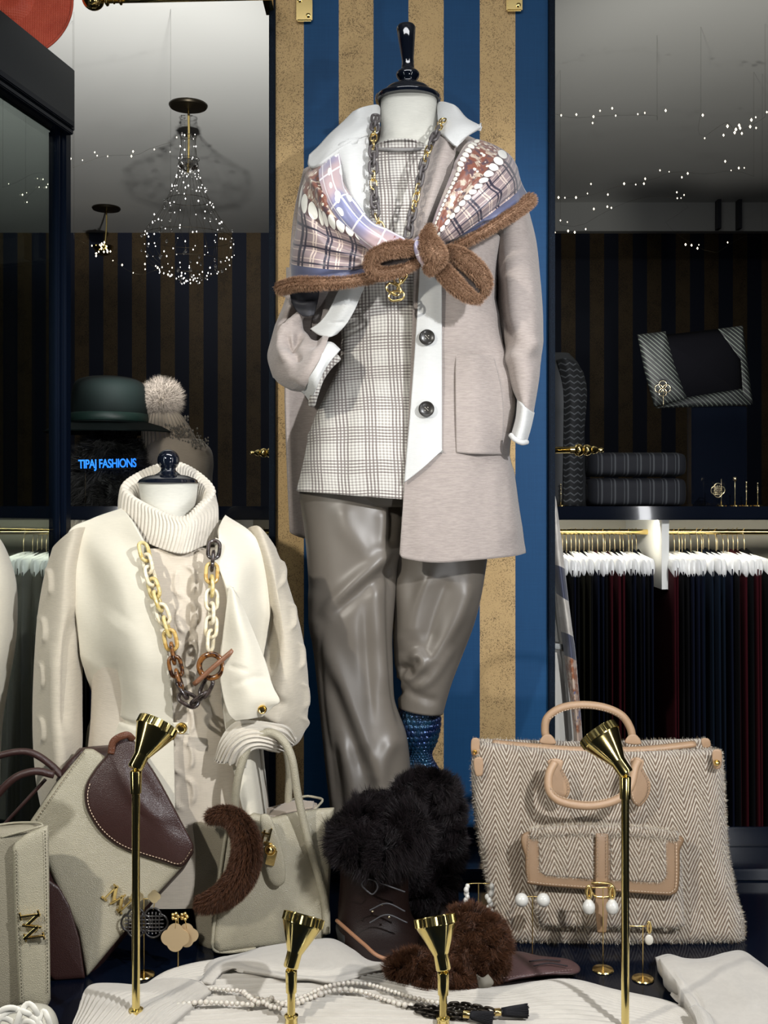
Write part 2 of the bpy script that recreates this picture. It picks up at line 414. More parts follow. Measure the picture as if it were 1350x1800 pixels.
# striped panel
DP = 2.42
def wx(px, D): return (px-CX)/F*D
def wz(py, D): return CAMZ-(py-HY)/F*D
pn = thing('striped_panel', (wx(724, DP), DP, ZT), 'tall panel striped navy and mottled gold behind the standing mannequin', 'panel')
xl, xr = wx(484, DP), wx(964, DP); zt = wz(-4, DP)
me_w = xr-xl
g = G('panel_stripes'); o_ = g.coord(); x, y, z = g.sep(o_)
# stripe edges measured across the board (local x in metres from its centre)
e = [wx(v, DP)-(xl+xr)/2 for v in (534, 595.5, 656.5, 718, 780, 843.5, 906)]
s = x.lt(e[0])
for a, b in ((e[1], e[2]), (e[3], e[4]), (e[5], e[6])): s = s+x.gt(a)*x.lt(b)
sp = g.noise(o_, 420, 3, .75); pa = g.noise(o_, 16, 3, .6)
spk = (sp+pa*.30).ss(.66, .80)
goldc = g.mix(spk, g.mix(g.noise(o_, 6, 3), (.50, .33, .145), (.64, .45, .22)), (.16, .105, .05))
lin = g.noise(g.scale(o_, (70, 1, 3)), 4, 3)*.5+g.noise(g.scale(o_, (3, 1, 70)), 4, 3)*.5
blue = g.mix(lin, (.006, .046, .128), (.012, .080, .200))
pm = g.out(g.mix(s, blue, goldc), .6, s*.1, g.bump(sp*.6+lin*.4, .12, .001), spec=.2)
boxW('striped_board', ((xl+xr)/2, DP+.012, (zt+.78)/2), (me_w, .022, zt-.78), pm, pn)
g = G('navy_glitter_edge'); n = g.noise(g.coord(), 900, 2, .8)
edge_m = g.out(g.mix(n.ss(.6, .72), (.002, .006, .014), (.04, .08, .13)), .6, 0, g.bump(n, .4, .001), spec=.12)
boxW('edge_rail', (xr+.006, DP+.01, (zt+.78)/2), (.014, .05, zt-.78), edge_m, pn, bevel=.002)
boxW('edge_rail', (xl-.006, DP+.01, (zt+.78)/2), (.014, .05, zt-.78), edge_m, pn, bevel=.002)
for px in (535, 904):
    c = P(px, 16 if px < 600 else -2, DP-.008)
    h = boxW('hinge_plate', c, (.036, .008, .056), gold, pn, bevel=.003)
    for dx, dz in ((-.010, .018), (.009, -.016)):
        sc_ = lathe('screw', [(0, 0), (.005, 0), (.005, .002), (.0025, .0035), (0, .003)], brass, h, Matrix.Translation(c+Vector((dx, -.004, dz))) @ Matrix.Rotation(PI/2, 4, 'X'), 12)
# brass rod behind the panel with turned finials
def finial(c, sgn, parent, s=1.0):
    pr = [(0, 0), (.008, 0), (.008, .01), (.013, .013), (.015, .02), (.013, .027), (.008, .03), (.012, .033), (.0135, .04), (.011, .047), (.007, .05), (.010, .054), (.008, .061), (.004, .066), (.0055, .073), (.004, .078), (0, .08)]
    lathe('finial', [(a*s, b*s) for a, b in pr], brass, parent, Matrix.Translation(c) @ Matrix.Rotation(sgn*PI/2, 4, 'Y'), 20)
DR = 2.52
rd = thing('brass_rod', P(724, 794, DR), 'brass rod with turned finials passing behind the striped panel', 'rod')
a, b = P(488, 796, DR), P(1002, 791, DR)
tube('rod', [a, (a+b)/2, b], .008, brass, rd, 16, 4, world=True)
finial(a, -1, rd, .82); finial(b, 1, rd)
for px in (600, 850):
    c = P(px, 795, DR); boxW('rod_bracket', c+Vector((0, -.035, 0)), (.02, .075, .02), brass, rd)
rd = thing('brass_rod', P(300, 3, 2.3), 'brass rod with ball end under the ceiling at upper left', 'rod')
a, b = P(190, 0, 2.3), P(480, -6, 2.3)
tube('rod', [a, (a+b)/2, b], .007, brass, rd, 16, 4, world=True)
sphere('finial_ball', P(164, -2, 2.3), .024, brass, rd, 24)
for k, (px, r) in enumerate(((188, .015), (200, .011), (212, .013))): sphere('finial_ring', P(px, -2, 2.3), r, brass, rd, 20, (.4, 1, 1))
boxW('rod_bracket', Vector((wx(470, 2.36), 2.36, wz(-6, 2.36))), (.02, .14, .02), brass, rd)

# side glass cabinet on the left
cb = thing('glass_cabinet', (-.8, 2.1, 0), 'dark navy framed glass cabinet at the left edge', 'cabinet')
A = np.array([wx(110, 2.4)+.0, 2.4]); dv = np.array([-.055, -.29]); dv /= np.linalg.norm(dv); 
nrm = np.array([dv[1], -dv[0]])  # towards shop interior
if nrm[0] > 0: nrm = -nrm
def cabbox(name, s0, s1, n0, n1, z0, z1, m, bev=.003):
    c = A+dv*(s0+s1)/2+nrm*(n0+n1)/2
    rot = Matrix.Rotation(math.atan2(dv[1], dv[0]), 3, 'Z')
    return boxW(name, (c[0], c[1], (z0+z1)/2), (abs(s1-s0), abs(n1-n0), z1-z0), m, cb, rot, bev)
zt_, zb_ = wz(118, 2.4), wz(228, 2.4)
beam_m = plain('cabinet_black', (.012, .016, .022), .3, 0, coat=.5, coatr=.12)
cabbox('header_beam', -.02, 1.3, -.02, .035, zb_, zt_, beam_m)
cabbox('moulding', -.005, 1.3, -.026, -.012, zb_+.004, zb_+.018, navy_lacq, .002)
cabbox('moulding', -.005, 1.3, -.024, -.010, zb_-.012, zb_-.002, navy_lacq, .002)
cabbox('post', -.021, .012, -.012, .03, ZT+.001, zb_, navy_lacq, .006)
cabbox('post_bead', .016, .026, -.004, .016, ZT+.001, zb_, navy_lacq, .003)
cabbox('top_board', -.018, 1.3, .036, .62, zt_-.025, zt_-.002, beam_m)
g = G('cabinet_glass')
fr = g.N('ShaderNodeFresnel'); fr.inputs[0].default_value = 1.45
tr = g.N('ShaderNodeBsdfTransparent'); tr.inputs[0].default_value = (.80, .86, .84, 1); gl = g.N('ShaderNodeBsdfGlossy'); gl.inputs[1].default_value = .02
mx = g.N('ShaderNodeMixShader'); g.link(S(g, fr.outputs[0])*.3, mx.inputs[0]); g.nt.links.new(tr.outputs[0], mx.inputs[1]); g.nt.links.new(gl.outputs[0], mx.inputs[2])
g.nt.links.new(mx.outputs[0], g.nt.nodes['Material Output'].inputs[0]); glass_m = g.m
cabbox('glass_pane', .02, 1.3, .004, .008, ZT+.001, zb_-.01, glass_m, 0)

# ---------------------------------------------------------------- ceiling chandeliers
warm_glow = plain('warm_sparkle_glow', (1, .9, .7), .3, 0, emi=(1, .88, .66), ems=3.5)  # emissive, for imitated reflections and brass glints
white_glow = plain('glint_and_bulb_glow', (1, 1, 1), .1, 0, emi=(1, .96, .9), ems=2.6)  # emissive, for crystal glints and the spotlight bulbs
crystal = plain('cut_crystal', (1, 1, 1), .02, 0, trans=1, ior=1.6)
bronze = plain('dark_bronze', (.035, .028, .018), .4, .8)
OCT_V = np.array([[1, 0, 0], [-1, 0, 0], [0, 1, 0], [0, -1, 0], [0, 0, 1.5], [0, 0, -1.5]]); OCT_F = np.array([[0, 2, 4], [2, 1, 4], [1, 3, 4], [3, 0, 4], [2, 0, 5], [1, 2, 5], [3, 1, 5], [0, 3, 5]])
def octs(name, pts, rs, m, parent):
    V = np.vstack([OCT_V*r+np.asarray(p) for p, r in zip(pts, rs)]); Fs = np.vstack([OCT_F+6*i for i in range(len(pts))]).tolist()
    o = meshobj(name, V, Fs, m, parent, smooth=False); o['kind'] = 'stuff'; return o
D = 3.93; c0 = P(331, 184, D)
ch = thing('chandelier', (c0.x, D, ZC), 'crystal chandelier with emissive glints hanging from a dark ceiling disc at left', 'chandelier')
lathe('canopy', [(0, 0), (.068, 0), (.070, -.006), (.066, -.012), (.02, -.016), (0, -.018)], bronze, ch, Matrix.Translation((c0.x, D, ZC)), 40)
tube('stem', [(c0.x, D, ZC), (c0.x+.002, D, wz(240, D)), (c0.x, D, wz(300, D))], .004, brass, ch, 10, 6, world=True)
zz = lambda py: wz(py, D)
lathe('crystal_bowl', [(0, -.03), (.02, -.028), (.034, -.012), (.036, .012), (.033, .016), (.03, 0), (0, -.02)], crystal, ch, Matrix.Translation((c0.x, D, zz(290))), 20)
for py, r in ((240, .03), (280, .04), (352, .075), (418, .165), (462, .15), (484, .07)):
    tube('ring_frame', [(c0.x+r*math.cos(t), D+r*math.sin(t), zz(py)) for t in np.linspace(0, 2*PI, 16, endpoint=False)],   .0009, bronze, ch, 6, 48, closed_path=True, world=True)
pts = []; strands = []
prof = [(238, .028), (262, .026), (286, .036), (310, .04), (350, .074), (390, .125), (416, .165), (440, .165), (465, .145), (484, .08), (492, .03)]
for k in range(26):
    th = k/26*2*PI+.1; line = []
    for j in range(15):
        t = j/14*(len(prof)-1); i = min(int(t), len(prof)-2); f = t-i
        py = prof[i][0]*(1-f)+prof[i+1][0]*f; r = prof[i][1]*(1-f)+prof[i+1][1]*f
        p = (c0.x+r*math.cos(th+j*.06), D+r*math.sin(th+j*.06), zz(py)); line.append(p)
        if random.random() < .72 and (py > 300 or k % 3 == 0): pts.append((p[0]+random.uniform(-.006, .006), p[1], p[2]+random.uniform(-.012, .012)))
    strands.append(line)
merge_tubes('strand_wires', strands, .0004, bronze, ch, 4, 30, kind='stuff')
k = len(pts)//2; random.shuffle(pts)
octs('crystal_drops', pts[:k//2], [random.uniform(.004, .0065) for _ in pts[:k//2]], crystal, ch)
octs('emissive_glints', pts[k//2:], [random.uniform(.0014, .0030) for _ in pts[k//2:]], white_glow, ch)  # glowing specks stand in for glints on the crystals
D = 5.37; c1 = P(187, 365, D)
ch = thing('chandelier', (c1.x, D, ZC), 'small brass pendant hanging from a dark ceiling disc farther back', 'chandelier')
lathe('canopy', [(0, 0), (.068, 0), (.070, -.006), (.066, -.012), (.02, -.016), (0, -.018)], bronze, ch, Matrix.Translation((c1.x, D, ZC)), 40)
tube('stem', [(c1.x, D, ZC), (c1.x, D, wz(400, D)), (c1.x-.01, D, wz(440, D))], .004, brass, ch, 8, 6, world=True)
lathe('lamp_cup', [(0, -.03), (.03, -.02), (.05, .01), (.052, .02), (.045, .012), (0, .0)], brass, ch, Matrix.Translation((c1.x-.015, D, wz(440, D))), 20)
octs('emissive_glints', [(c1.x-.015+random.gauss(0, .03), D-.05, wz(random.uniform(428, 452), D)) for _ in range(14)], [random.uniform(.003, .006) for _ in range(14)], warm_glow, ch)  # glowing specks stand in for glints on the brass
# glowing specks imitating reflections in the window glass, hung on added wires
def lights(pxs, D, label, seed, r=(.0016, .0034)):
    rn = random.Random(seed); c = P(*pxs[len(pxs)//2], D)
    t = thing('reflection_sparkles', c, label, 'lights', 'imitated window reflections')
    A = [(*p, D+rn.uniform(-.05, .05)) for p in pxs]
    a0 = toW(np.array([A[0]]))[0]; a1 = toW(np.array([A[-1]]))[0]
    W_ = cr(A, 60); Wp = toW(W_)
    merge_tubes('added_wire', [[(a0[0], a0[1], ZC), tuple(a0)], [tuple(q) for q in Wp[::4]]+[tuple(Wp[-1])], [tuple(a1), (a1[0], a1[1], ZC)]], .00028, bronze, t, 4, 24)
    q = []
    for k in range(len(pxs)*2):
        i = rn.randrange(60); q.append(Wp[i]+np.array([rn.gauss(0, .012), rn.gauss(0, .01), rn.gauss(0, .014)]))
    octs('sparkle_specks', q, [rn.uniform(*r) for _ in q], warm_glow, t)
lights([(975, 200), (1010, 207), (1075, 203), (1150, 203), (1155, 212)], 3.3, 'row of glowing specks imitating window-glass reflections near the panel top under the ceiling', 2)
lights([(1232, 200), (1228, 225), (1236, 240), (1278, 215), (1295, 232), (1335, 212), (1345, 205)], 3.3, 'warm cluster of glowing specks imitating window-glass reflections at upper right', 3, (.002, .004))
lights([(960, 372), (975, 350), (1030, 345), (1095, 325), (1140, 318), (1185, 302), (1240, 306), (1290, 300), (1325, 310)], 3.6, 'rising row of glowing specks imitating window-glass reflections across the ceiling edge at right', 4)
lights([(985, 395), (1012, 400), (1090, 360), (1155, 345), (1220, 362), (1170, 392), (1255, 445), (1300, 415), (1340, 420)], 3.6, 'lower scattered glowing specks imitating window-glass reflections against the dark stripes', 5)
lights([(128, 295), (182, 275), (240, 272), (262, 262), (300, 250)], 3.2, 'short row of glowing specks imitating window-glass reflections left of the crystal chandelier', 6, (.0012, .0026))
lights([(130, 420), (150, 428), (235, 480), (275, 474), (300, 468)], 3.2, 'short row of warm glowing specks imitating window-glass reflections below the crystal chandelier', 8, (.0012, .0028))
lights([(5, 330), (30, 320), (60, 305), (80, 310), (45, 350)], 3.4, 'row of glowing specks imitating window-glass reflections seen through the cabinet glass', 9, (.0012, .0026))

# ---------------------------------------------------------------- rear shelf with hanging rail
DS = 2.9
sh = thing('rear_shelf_unit', (0, DS, 0), 'black topped shelving unit with cream back behind the window', 'shelf unit')
zs_b, zs_t = wz(914, DS), wz(890, DS)
boxW('shelf_top', (0, DS+.26, (zs_b+zs_t)/2), (3.4, .52, zs_t-zs_b), gloss_black, sh, bevel=.004)
cream_p = plain('cream_panel', (.42, .40, .33), .6)
boxW('back_panel', (0, DS+.5, zs_b/2), (3.4, .02, zs_b), cream_p, sh)
white_p = plain('white_paint', (.8, .8, .76), .5)
boxW('divider', (wx(1168, DS+.05), DS+.26, zs_b-.095), (.020, .44, .19), white_p, sh)
boxW('divider', (wx(405, DS+.05), DS+.26, zs_b-.095), (.020, .44, .19), white_p, sh)
area('shelf_strip_light', (.75, DS+.07, zs_b-.008), (.75, DS+.32, 1.2), 3.2, 1.6, .02, (1, .95, .82))
area('shelf_strip_light', (-1.0, DS+.07, zs_b-.008), (-1.0, DS+.32, 1.2), 1.6, 1.0, .02, (1, .95, .82))
DRL = DS+.2; zr = wz(935, DRL)
rail = thing('hanging_rail', (0, DRL, zr), 'brass clothes rail running under the black shelf', 'rail')
tube('rail_tube', [(-1.65, DRL, zr), (0, DRL, zr), (1.65, DRL, zr)], .008, brass, rail, 12, 4, world=True)
white_w = plain('white_hanger_paint', (.9, .9, .88), .4)
hw = thing('coat_hanger', (0, 0, 0), 'white wooden hanger with brass hook on the clothes rail', 'hanger', 'white hangers under the rear shelf')
hk = [(0, .0, .0125), (0, .010, .008), (0, .0125, -.002), (0, .004, -.014), (0, 0, -.03), (0, 0, -.062)]
hookm = plain('aged_brass', (.42, .34, .20), .35, .9)
hook = merge_tubes('hook', [hk], .0014, hookm, hw, 6, 14)
sb = []
for y, zc, wd, ht in ((-.2, -.086, .008, .046), (-.1, -.074, .006, .03), (0, -.064, .005, .02), (.1, -.074, .006, .03), (.19, -.086, .008, .04)):
    sb.append([(wd*math.cos(t)*.8, y, zc+ht/2*math.sin(t)) for t in np.linspace(0, 2*PI, 10, endpoint=False)])
Wb = np.array(sb)
bar = build_grid('shoulder_bar', crv(Wb, 12), white_w, hw, True, caps=True)
gcols = {'black': (.0012, .0012, .002), 'navy': (.0015, .003, .011), 'burgundy': (.03, .0015, .004), 'olive': (.006, .0055, .002), 'slate': (.002, .006, .014)}
gm = {k: plain('garment_'+k, c, .95, spec=.15) for k, c in gcols.items()}
def garment_mesh(col, L, seed):
    rn = random.Random(seed); rows = []
    for j, z in enumerate(np.linspace(0, -L, 9)):
        hy = .205+.02*j/8; row = []
        zz0 = -.118+z
        for t in np.linspace(0, 2*PI, 20, endpoint=False):
            c, s = math.cos(t), math.sin(t); y = hy*s; x = (.0055+.0012*math.sin(y*30+seed+j))*math.copysign(abs(c)**.6, c)
            zz1 = zz0+(.045*(1-abs(s)) if j == 0 else 0) + (.012 if j == 0 else 0)
            row.append((x, y, zz1))
        rows.append(row)
    return np.array(rows)
protos = {}
def hang(px, col, idx, L=.95):
    x = wx(px, DRL-.19)
    M = Matrix.Translation((x, DRL+random.uniform(-.02, .02), zr+random.uniform(-.006, .0))) @ Matrix.Rotation(random.uniform(-.02, .02), 4, 'Z')
    global first_h
    if first_h:
        root = hw; 
        for o in (hw, hook, bar): o.matrix_basis = M if o is hw else o.matrix_basis
        base = WM[hw.name].copy(); WM[hw.name] = M; first_h = False
    else:
        r = hw.copy(); COL.objects.link(r); r.matrix_basis = M; WM[r.name] = M
        for c in (hook, bar):
            d = c.copy(); COL.objects.link(d); d.parent = r; d.matrix_basis = c.matrix_basis.copy()
    key = (col, idx % 3)
    if key not in protos:
        o = build_grid('hanging_garment', garment_mesh(col, L-.06*(idx % 3), idx % 3), gm[col], None, True, caps=True)
        Ml = WM[o.name].copy(); protos[key] = (o.data, Ml); o.matrix_basis = M @ Matrix.Translation((0, 0, random.uniform(-.006, .02))) @ Ml
    else:
        me, Ml = protos[key]; o = bpy.data.objects.new('hanging_garment', me); COL.objects.link(o); o.matrix_basis = M @ Matrix.Translation((0, 0, random.uniform(-.006, .02))) @ Ml
    tag(o, '%s garment hanging on a white hanger below the rear shelf' % col, 'clothing', 'garments on the rail (%s)' % col)
first_h = True
seq = ['black', 'black', 'navy', 'black', 'olive', 'olive', 'black', 'navy', 'navy', 'black', 'burgundy', 'burgundy', 'burgundy', 'burgundy', 'black', 'navy', 'black', 'navy', 'black', 'navy']
for k in range(20): hang(992+k*8.3+random.uniform(-1, 1), seq[k], k)
seq = ['burgundy', 'burgundy', 'black', 'black', 'navy', 'navy', 'navy', 'slate', 'slate', 'slate', 'slate', 'slate', 'navy', 'black', 'burgundy', 'burgundy', 'black', 'burgundy', 'burgundy', 'black', 'black', 'navy']
for k in range(21): hang(1182+k*8.6+random.uniform(-1, 1), seq[k], k)
for k in range(47): hang(4+k*9.9+(0 if abs(4+k*9.9-405) > 6 else 6), ['black', 'navy'][k % 3 == 1], k)
# ================================================================ tall mannequin and what it wears
linen = knit('bust_linen', (.66, .65, .58), 1, mel=.06, dens=900)
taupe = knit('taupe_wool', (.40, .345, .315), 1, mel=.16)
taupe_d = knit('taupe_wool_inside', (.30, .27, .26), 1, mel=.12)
whitew = knit('white_wool', (.60, .605, .59), 1, mel=.04)
D0 = 2.2
def H(px, py, D, k): return (px, py, D)
tm = thing('mannequin', (wx(718, D0), D0, ZT), 'tall cream dress form with tapered black lacquered neck finial', 'mannequin')
rings('neck', [(172, 669, 768, D0, .052), (205, 669, 768, D0, .054), (240, 668, 771, D0-.01, .058), (262, 656, 785, D0-.01, .065), (290, 610, 835, D0, .08), (330, 580, 870, D0, .095), (420, 590, 860, D0, .11)], linen, tm, 48, 30)
cz = wz(180, D0); cxx = wx(717, D0)
pr = cr([(0, 0), (.060, .001), (.066, .006), (.065, .012), (.050, .017), (.046, .024), (.040, .030), (.022, .036), (.017, .042), (.023, .052), (.023, .060), (.0145, .068), (.0125, .076), (.0125, .084)], 60).tolist()
lathe('cap', pr+[(.0, .085)], gloss_black, tm, Matrix.Translation((cxx, D0, cz)), 48)
Mx = Matrix.Translation((cxx, D0, cz+.080)) @ Matrix.Rotation(R(-3), 4, 'Y')
lathe('finial', [(0, 0), (.012, 0), (.0125, .01), (.0165, .045), (.0195, .071), (.0185, .074), (.0165, .077), (0, .079)], gloss_black, tm, Mx, 32)
# scaly glossy foot post
g = G('blue_scale_glaze'); o_ = g.coord()
n = g.noise(o_, 22, 3)
scale_m = g.out(g.mix(n.ss(.4, .65), (.006, .02, .09), (.012, .06, .12)), .12, .6, coat=1.0, coatr=.04)
def scl(px, py, u, v):
    a = u*26; b = v*34; k = np.floor(b).astype(int) % 2
    ca = np.abs(((a+k*.5) % 1)-.5)*2; cb = (b % 1)
    return .0048*np.sqrt(np.clip(1-ca**2*.9-(cb-.5)**2*2.2, 0, 1))
Dst = 2.2
rings('stand', [(1180, 722, 752, Dst, .018), (1215, 715, 760, Dst, .026), (1240, 705, 769, Dst, .037), (1270, 700, 772, Dst, .042), (1300, 706, 766, Dst, .035), (1320, 717, 757, Dst, .023), (1334, 716, 758, Dst, .024), (1352, 706, 768, Dst, .036), (1380, 700, 778, Dst, .045), (1430, 706, 770, Dst, .04), (1480, 690, 785, Dst, .055), (1525, 680, 795, Dst, .06)], scale_m, tm, 208, 272, disp=scl)

# trousers
g = G('taupe_leatherette'); o_ = g.coord()
tl = g.out(g.mix(g.noise(o_, 10, 3), (.120, .104, .086), (.150, .132, .110)), .40, 0, g.bump(g.noise(o_, 500, 2), .05, .0006))
tr_ = thing('trousers', (wx(680, D0), D0, 1.0), 'taupe faux leather wide trousers, one leg lifted and cropped', 'trousers')
fl_ = crease([([(700, 960), (650, 1000), (590, 1060), (560, 1092)], .020, 13), ([(700, 990), (640, 1035), (575, 1085)], -.016, 12),
             ([(560, 1095), (600, 1200), (650, 1330), (665, 1390)], .014, 16), ([(575, 1180), (610, 1270), (640, 1350), (655, 1375)], -.014, 13),
             ([(655, 1000), (668, 1120), (676, 1230)], .010, 12), ([(640, 1060), (645, 1160), (655, 1280)], -.008, 10), ([(690, 960), (686, 1060), (690, 1180), (706, 1290)], -.016, 7), ([(600, 880), (612, 930), (660, 985)], .008, 18),
             ([(672, 890), (676, 930), (668, 970)], .009, 12), ([(690, 880), (688, 920), (684, 960)], -.012, 9),
             ([(700, 1290), (672, 1340), (668, 1420)], .012, 14), ([(705, 1370), (690, 1400), (680, 1440)], .010, 10), ([(600, 1290), (618, 1380), (628, 1440)], .012, 12), ([(585, 1300), (596, 1400), (604, 1450)], -.010, 9), ([(648, 1360), (650, 1410), (648, 1450)], -.008, 9),
             ([(568, 1100), (565, 1200), (580, 1330), (592, 1440)], -.004, 4), ([(553, 1030), (549, 1080), (556, 1130)], .006, 12)])
fl = lambda a, b, u, v: fl_(a, b)*.6
rings('leg', [(855, 527, 712, 2.19, .085), (880, 527, 712, 2.19, .085), (930, 535, 710, 2.18, .082), (1000, 541, 700, 2.17, .078), (1090, 546, 694, 2.16, .076), (1150, 552, 694, 2.16, .072), (1230, 560, 700, 2.15, .066), (1300, 567, 716, 2.14, .062), (1360, 573, 722, 2.13, .06), (1420, 580, 722, 2.12, .06), (1475, 586, 718, 2.11, .06)], tl, tr_, 120, 130, 2.2, fl, 0)
fr_ = crease([([(720, 1165), (735, 1150), (742, 1170), (710, 1200)], .012, 9), ([(697, 1180), (715, 1175), (730, 1190)], -.012, 8), ([(700, 1000), (712, 1080), (706, 1150)], .008, 14), ([(760, 1000), (735, 1060), (725, 1130)], .007, 12), ([(830, 1010), (800, 1090), (740, 1190)], .010, 14),
              ([(790, 1010), (765, 1080), (750, 1140)], -.007, 13), ([(800, 1130), (760, 1190), (720, 1215)], .006, 10), ([(700, 1205), (740, 1225), (775, 1235)], -.004, 8), ([(697, 1190), (694, 1210), (705, 1225)], -.01, 8)])
rings('leg', [(870, 690, 860, 2.2, .085, 0), (960, 690, 858, 2.2, .082, 0), (990, 692, 855, 2.2, .08, 0), (1050, 691, 845, 2.195, .075, 0), (1100, 692, 832, 2.19, .07, 0), (1150, 693, 813, 2.185, .064, 0), (1200, 696, 793, 2.18, .058, 6), (1247, 700, 779, 2.18, .052, 12)], tl, tr_, 120, 100, 2.2, fr_, 0)
rings('waist', [(780, 560, 850, 2.2, .1), (850, 530, 858, 2.2, .1), (890, 528, 860, 2.2, .09)], tl, tr_, 64, 20)

# glen check top
g = G('glen_check'); o_ = g.coord(); x, y, z = g.sep(o_)
wob = (g.noise(o_, 7, 2)-.5)*.012
xx = x+wob+z*.05; zz_ = z+wob
p = .0068
fx = (xx/p).frac(); fz = (zz_/(p*.85)).frac()
bx = (xx/(p*8)).frac().lt(.5); bz = (zz_/(p*9)).frac().lt(.5)
ln = (fx.lt(.5)*(bx*.55+.45)+fz.lt(.46)*(bz*.55+.45)).mn(1.35)
tx = (xx/.0023+zz_/.0023).frac().lt(.5)
wn = g.noise(o_, 900, 2)
f = (ln*.74+tx*.14+(wn-.5)*.45).clamp()
chk = g.out(g.mix(f, (.76, .74, .68), (.17, .14, .13)), .92, 0, g.bump(f*-1.0+wn*.5, .7, .0018), sheen=.2)
ck = thing('check_top', (wx(640, D0), D0, 1.5), 'cream and grey glen check sleeveless top under the coat', 'sweater')
fs = crease([([(590, 640), (640, 650), (700, 640)], -.006, 14), ([(600, 590), (660, 600), (720, 585)], -.004, 12), ([(585, 700), (570, 780), (560, 860)], .006, 22), ([(615, 660), (608, 760), (600, 870)], -.005, 14), ([(560, 760), (545, 765), (530, 770)], .003, 5), ([(650, 300), (660, 400), (655, 500)], .01, 35)])
rings('body', [(262, 662, 748, 2.15, .05, 0), (266, 652, 760, 2.165, .062, 0), (300, 615, 815, 2.19, .085, 0), (350, 596, 850, 2.19, .1, 0), (430, 588, 856, 2.19, .115, 0), (520, 592, 850, 2.19, .108, 0), (600, 600, 838, 2.19, .095, 0), (650, 592, 840, 2.19, .096, 0), (700, 570, 848, 2.19, .105, 0), (760, 546, 855, 2.19, .118, 0), (820, 534, 862, 2.18, .122, 14), (876, 521, 868, 2.18, .122, 26)], chk, ck, 128, 140, 2.15, fs, .003)
tube('neck_binding', [(662, 262, 2.118), (685, 263, 2.104), (706, 263.5, 2.1), (728, 263, 2.104), (748, 261, 2.118)], .0035, plain('grey_binding', (.28, .27, .26), .8), ck, 8, 20)

# ------------------------------------------------ the coat
ct = thing('coat', (wx(800, D0), D0, 1.5), 'taupe wool coat with white collar and placket, worn on the tall mannequin', 'coat')
df = crease([([(800, 620), (800, 700), (801, 795)], -.0028, 1.8), ([(800, 620), (835, 621), (880, 623)], -.0028, 1.8), ([(801, 796), (840, 798), (898, 801)], -.0028, 1.8), ([(860, 520), (880, 610), (905, 700)], .010, 22), ([(905, 800), (895, 880), (905, 960)], .006, 16), ([(870, 810), (868, 900), (880, 980)], .004, 14), ([(790, 470), (800, 540), (790, 600)], -.005, 30), ([(740, 860), (738, 920), (740, 980)], .003, 16)])
skin('front_panel', [
    [(724, 395, 2.055), (760, 398, 2.045), (820, 400, 2.06), (872, 410, 2.11), (882, 430, 2.2)],
    [(727, 470, 2.045), (760, 472, 2.035), (815, 474, 2.05), (862, 480, 2.11), (876, 485, 2.2)],
    [(725, 560, 2.06), (765, 562, 2.05), (820, 564, 2.06), (862, 566, 2.12), (874, 568, 2.22)],
    [(722, 640, 2.07), (765, 642, 2.06), (830, 642, 2.07), (880, 640, 2.12), (890, 640, 2.22)],
    [(719, 710, 2.065), (765, 712, 2.055), (835, 712, 2.06), (898, 710, 2.11), (909, 708, 2.2)],
    [(714, 800, 2.055), (765, 802, 2.045), (830, 804, 2.05), (885, 800, 2.11), (896, 798, 2.2)],
    [(708, 890, 2.05), (765, 893, 2.04), (830, 893, 2.05), (893, 890, 2.10), (910, 886, 2.2)],
    [(702, 974, 2.05), (712, 982, 2.045), (765, 989, 2.04), (830, 985, 2.05), (900, 978, 2.10), (925, 972, 2.2)]],
    taupe, ct, 110, 150, thick=.006, disp=df)
skin('back_panel', [
    [(505, 560, 2.28), (560, 560, 2.32), (700, 560, 2.34), (840, 560, 2.32), (885, 600, 2.26)],
    [(503, 690, 2.27), (560, 695, 2.32), (700, 700, 2.34), (840, 700, 2.32), (905, 700, 2.24)],
    [(507, 820, 2.27), (560, 825, 2.32), (700, 830, 2.34), (840, 830, 2.32), (890, 800, 2.24)],
    [(512, 935, 2.27), (522, 941, 2.28), (560, 950, 2.32), (700, 965, 2.34), (840, 975, 2.32), (915, 972, 2.23)]],
    taupe, ct, 60, 60, thick=.006, disp=crease([([(519, 700), (522, 800), (527, 940)], -.004, 3), ([(505, 750), (515, 748), (530, 745)], .003, 2)]))
skin('shoulder', [
    [(535, 300, 2.2), (600, 262, 2.2), (668, 225, 2.24), (720, 215, 2.27), (770, 222, 2.24), (840, 250, 2.2), (905, 300, 2.2)],
    [(515, 400, 2.28), (600, 380, 2.31), (720, 370, 2.33), (850, 380, 2.31), (915, 400, 2.28)],
    [(505, 560, 2.3), (600, 560, 2.33), (720, 560, 2.34), (840, 560, 2.33), (890, 560, 2.28)]], taupe, ct, 50, 30, thick=.006)
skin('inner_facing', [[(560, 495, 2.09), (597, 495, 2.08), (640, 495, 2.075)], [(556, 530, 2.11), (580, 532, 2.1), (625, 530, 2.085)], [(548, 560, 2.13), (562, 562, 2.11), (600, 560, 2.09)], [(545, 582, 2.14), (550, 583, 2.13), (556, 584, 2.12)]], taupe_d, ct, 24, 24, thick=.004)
skin('lower_lapel', [[(603, 496, 2.05), (622, 498, 2.04), (645, 495, 2.045)], [(590, 520, 2.06), (612, 522, 2.045), (634, 520, 2.05)], [(578, 545, 2.07), (602, 548, 2.05), (622, 548, 2.055)], [(562, 566, 2.08), (585, 572, 2.06), (607, 572, 2.06)], [(545, 578, 2.09), (560, 588, 2.07), (580, 592, 2.06), (592, 588, 2.07)], ], whitew, ct, 30, 40, thick=.006, disp=crease([([(576, 567), (592, 568), (607, 567)], -.004, 2)]))
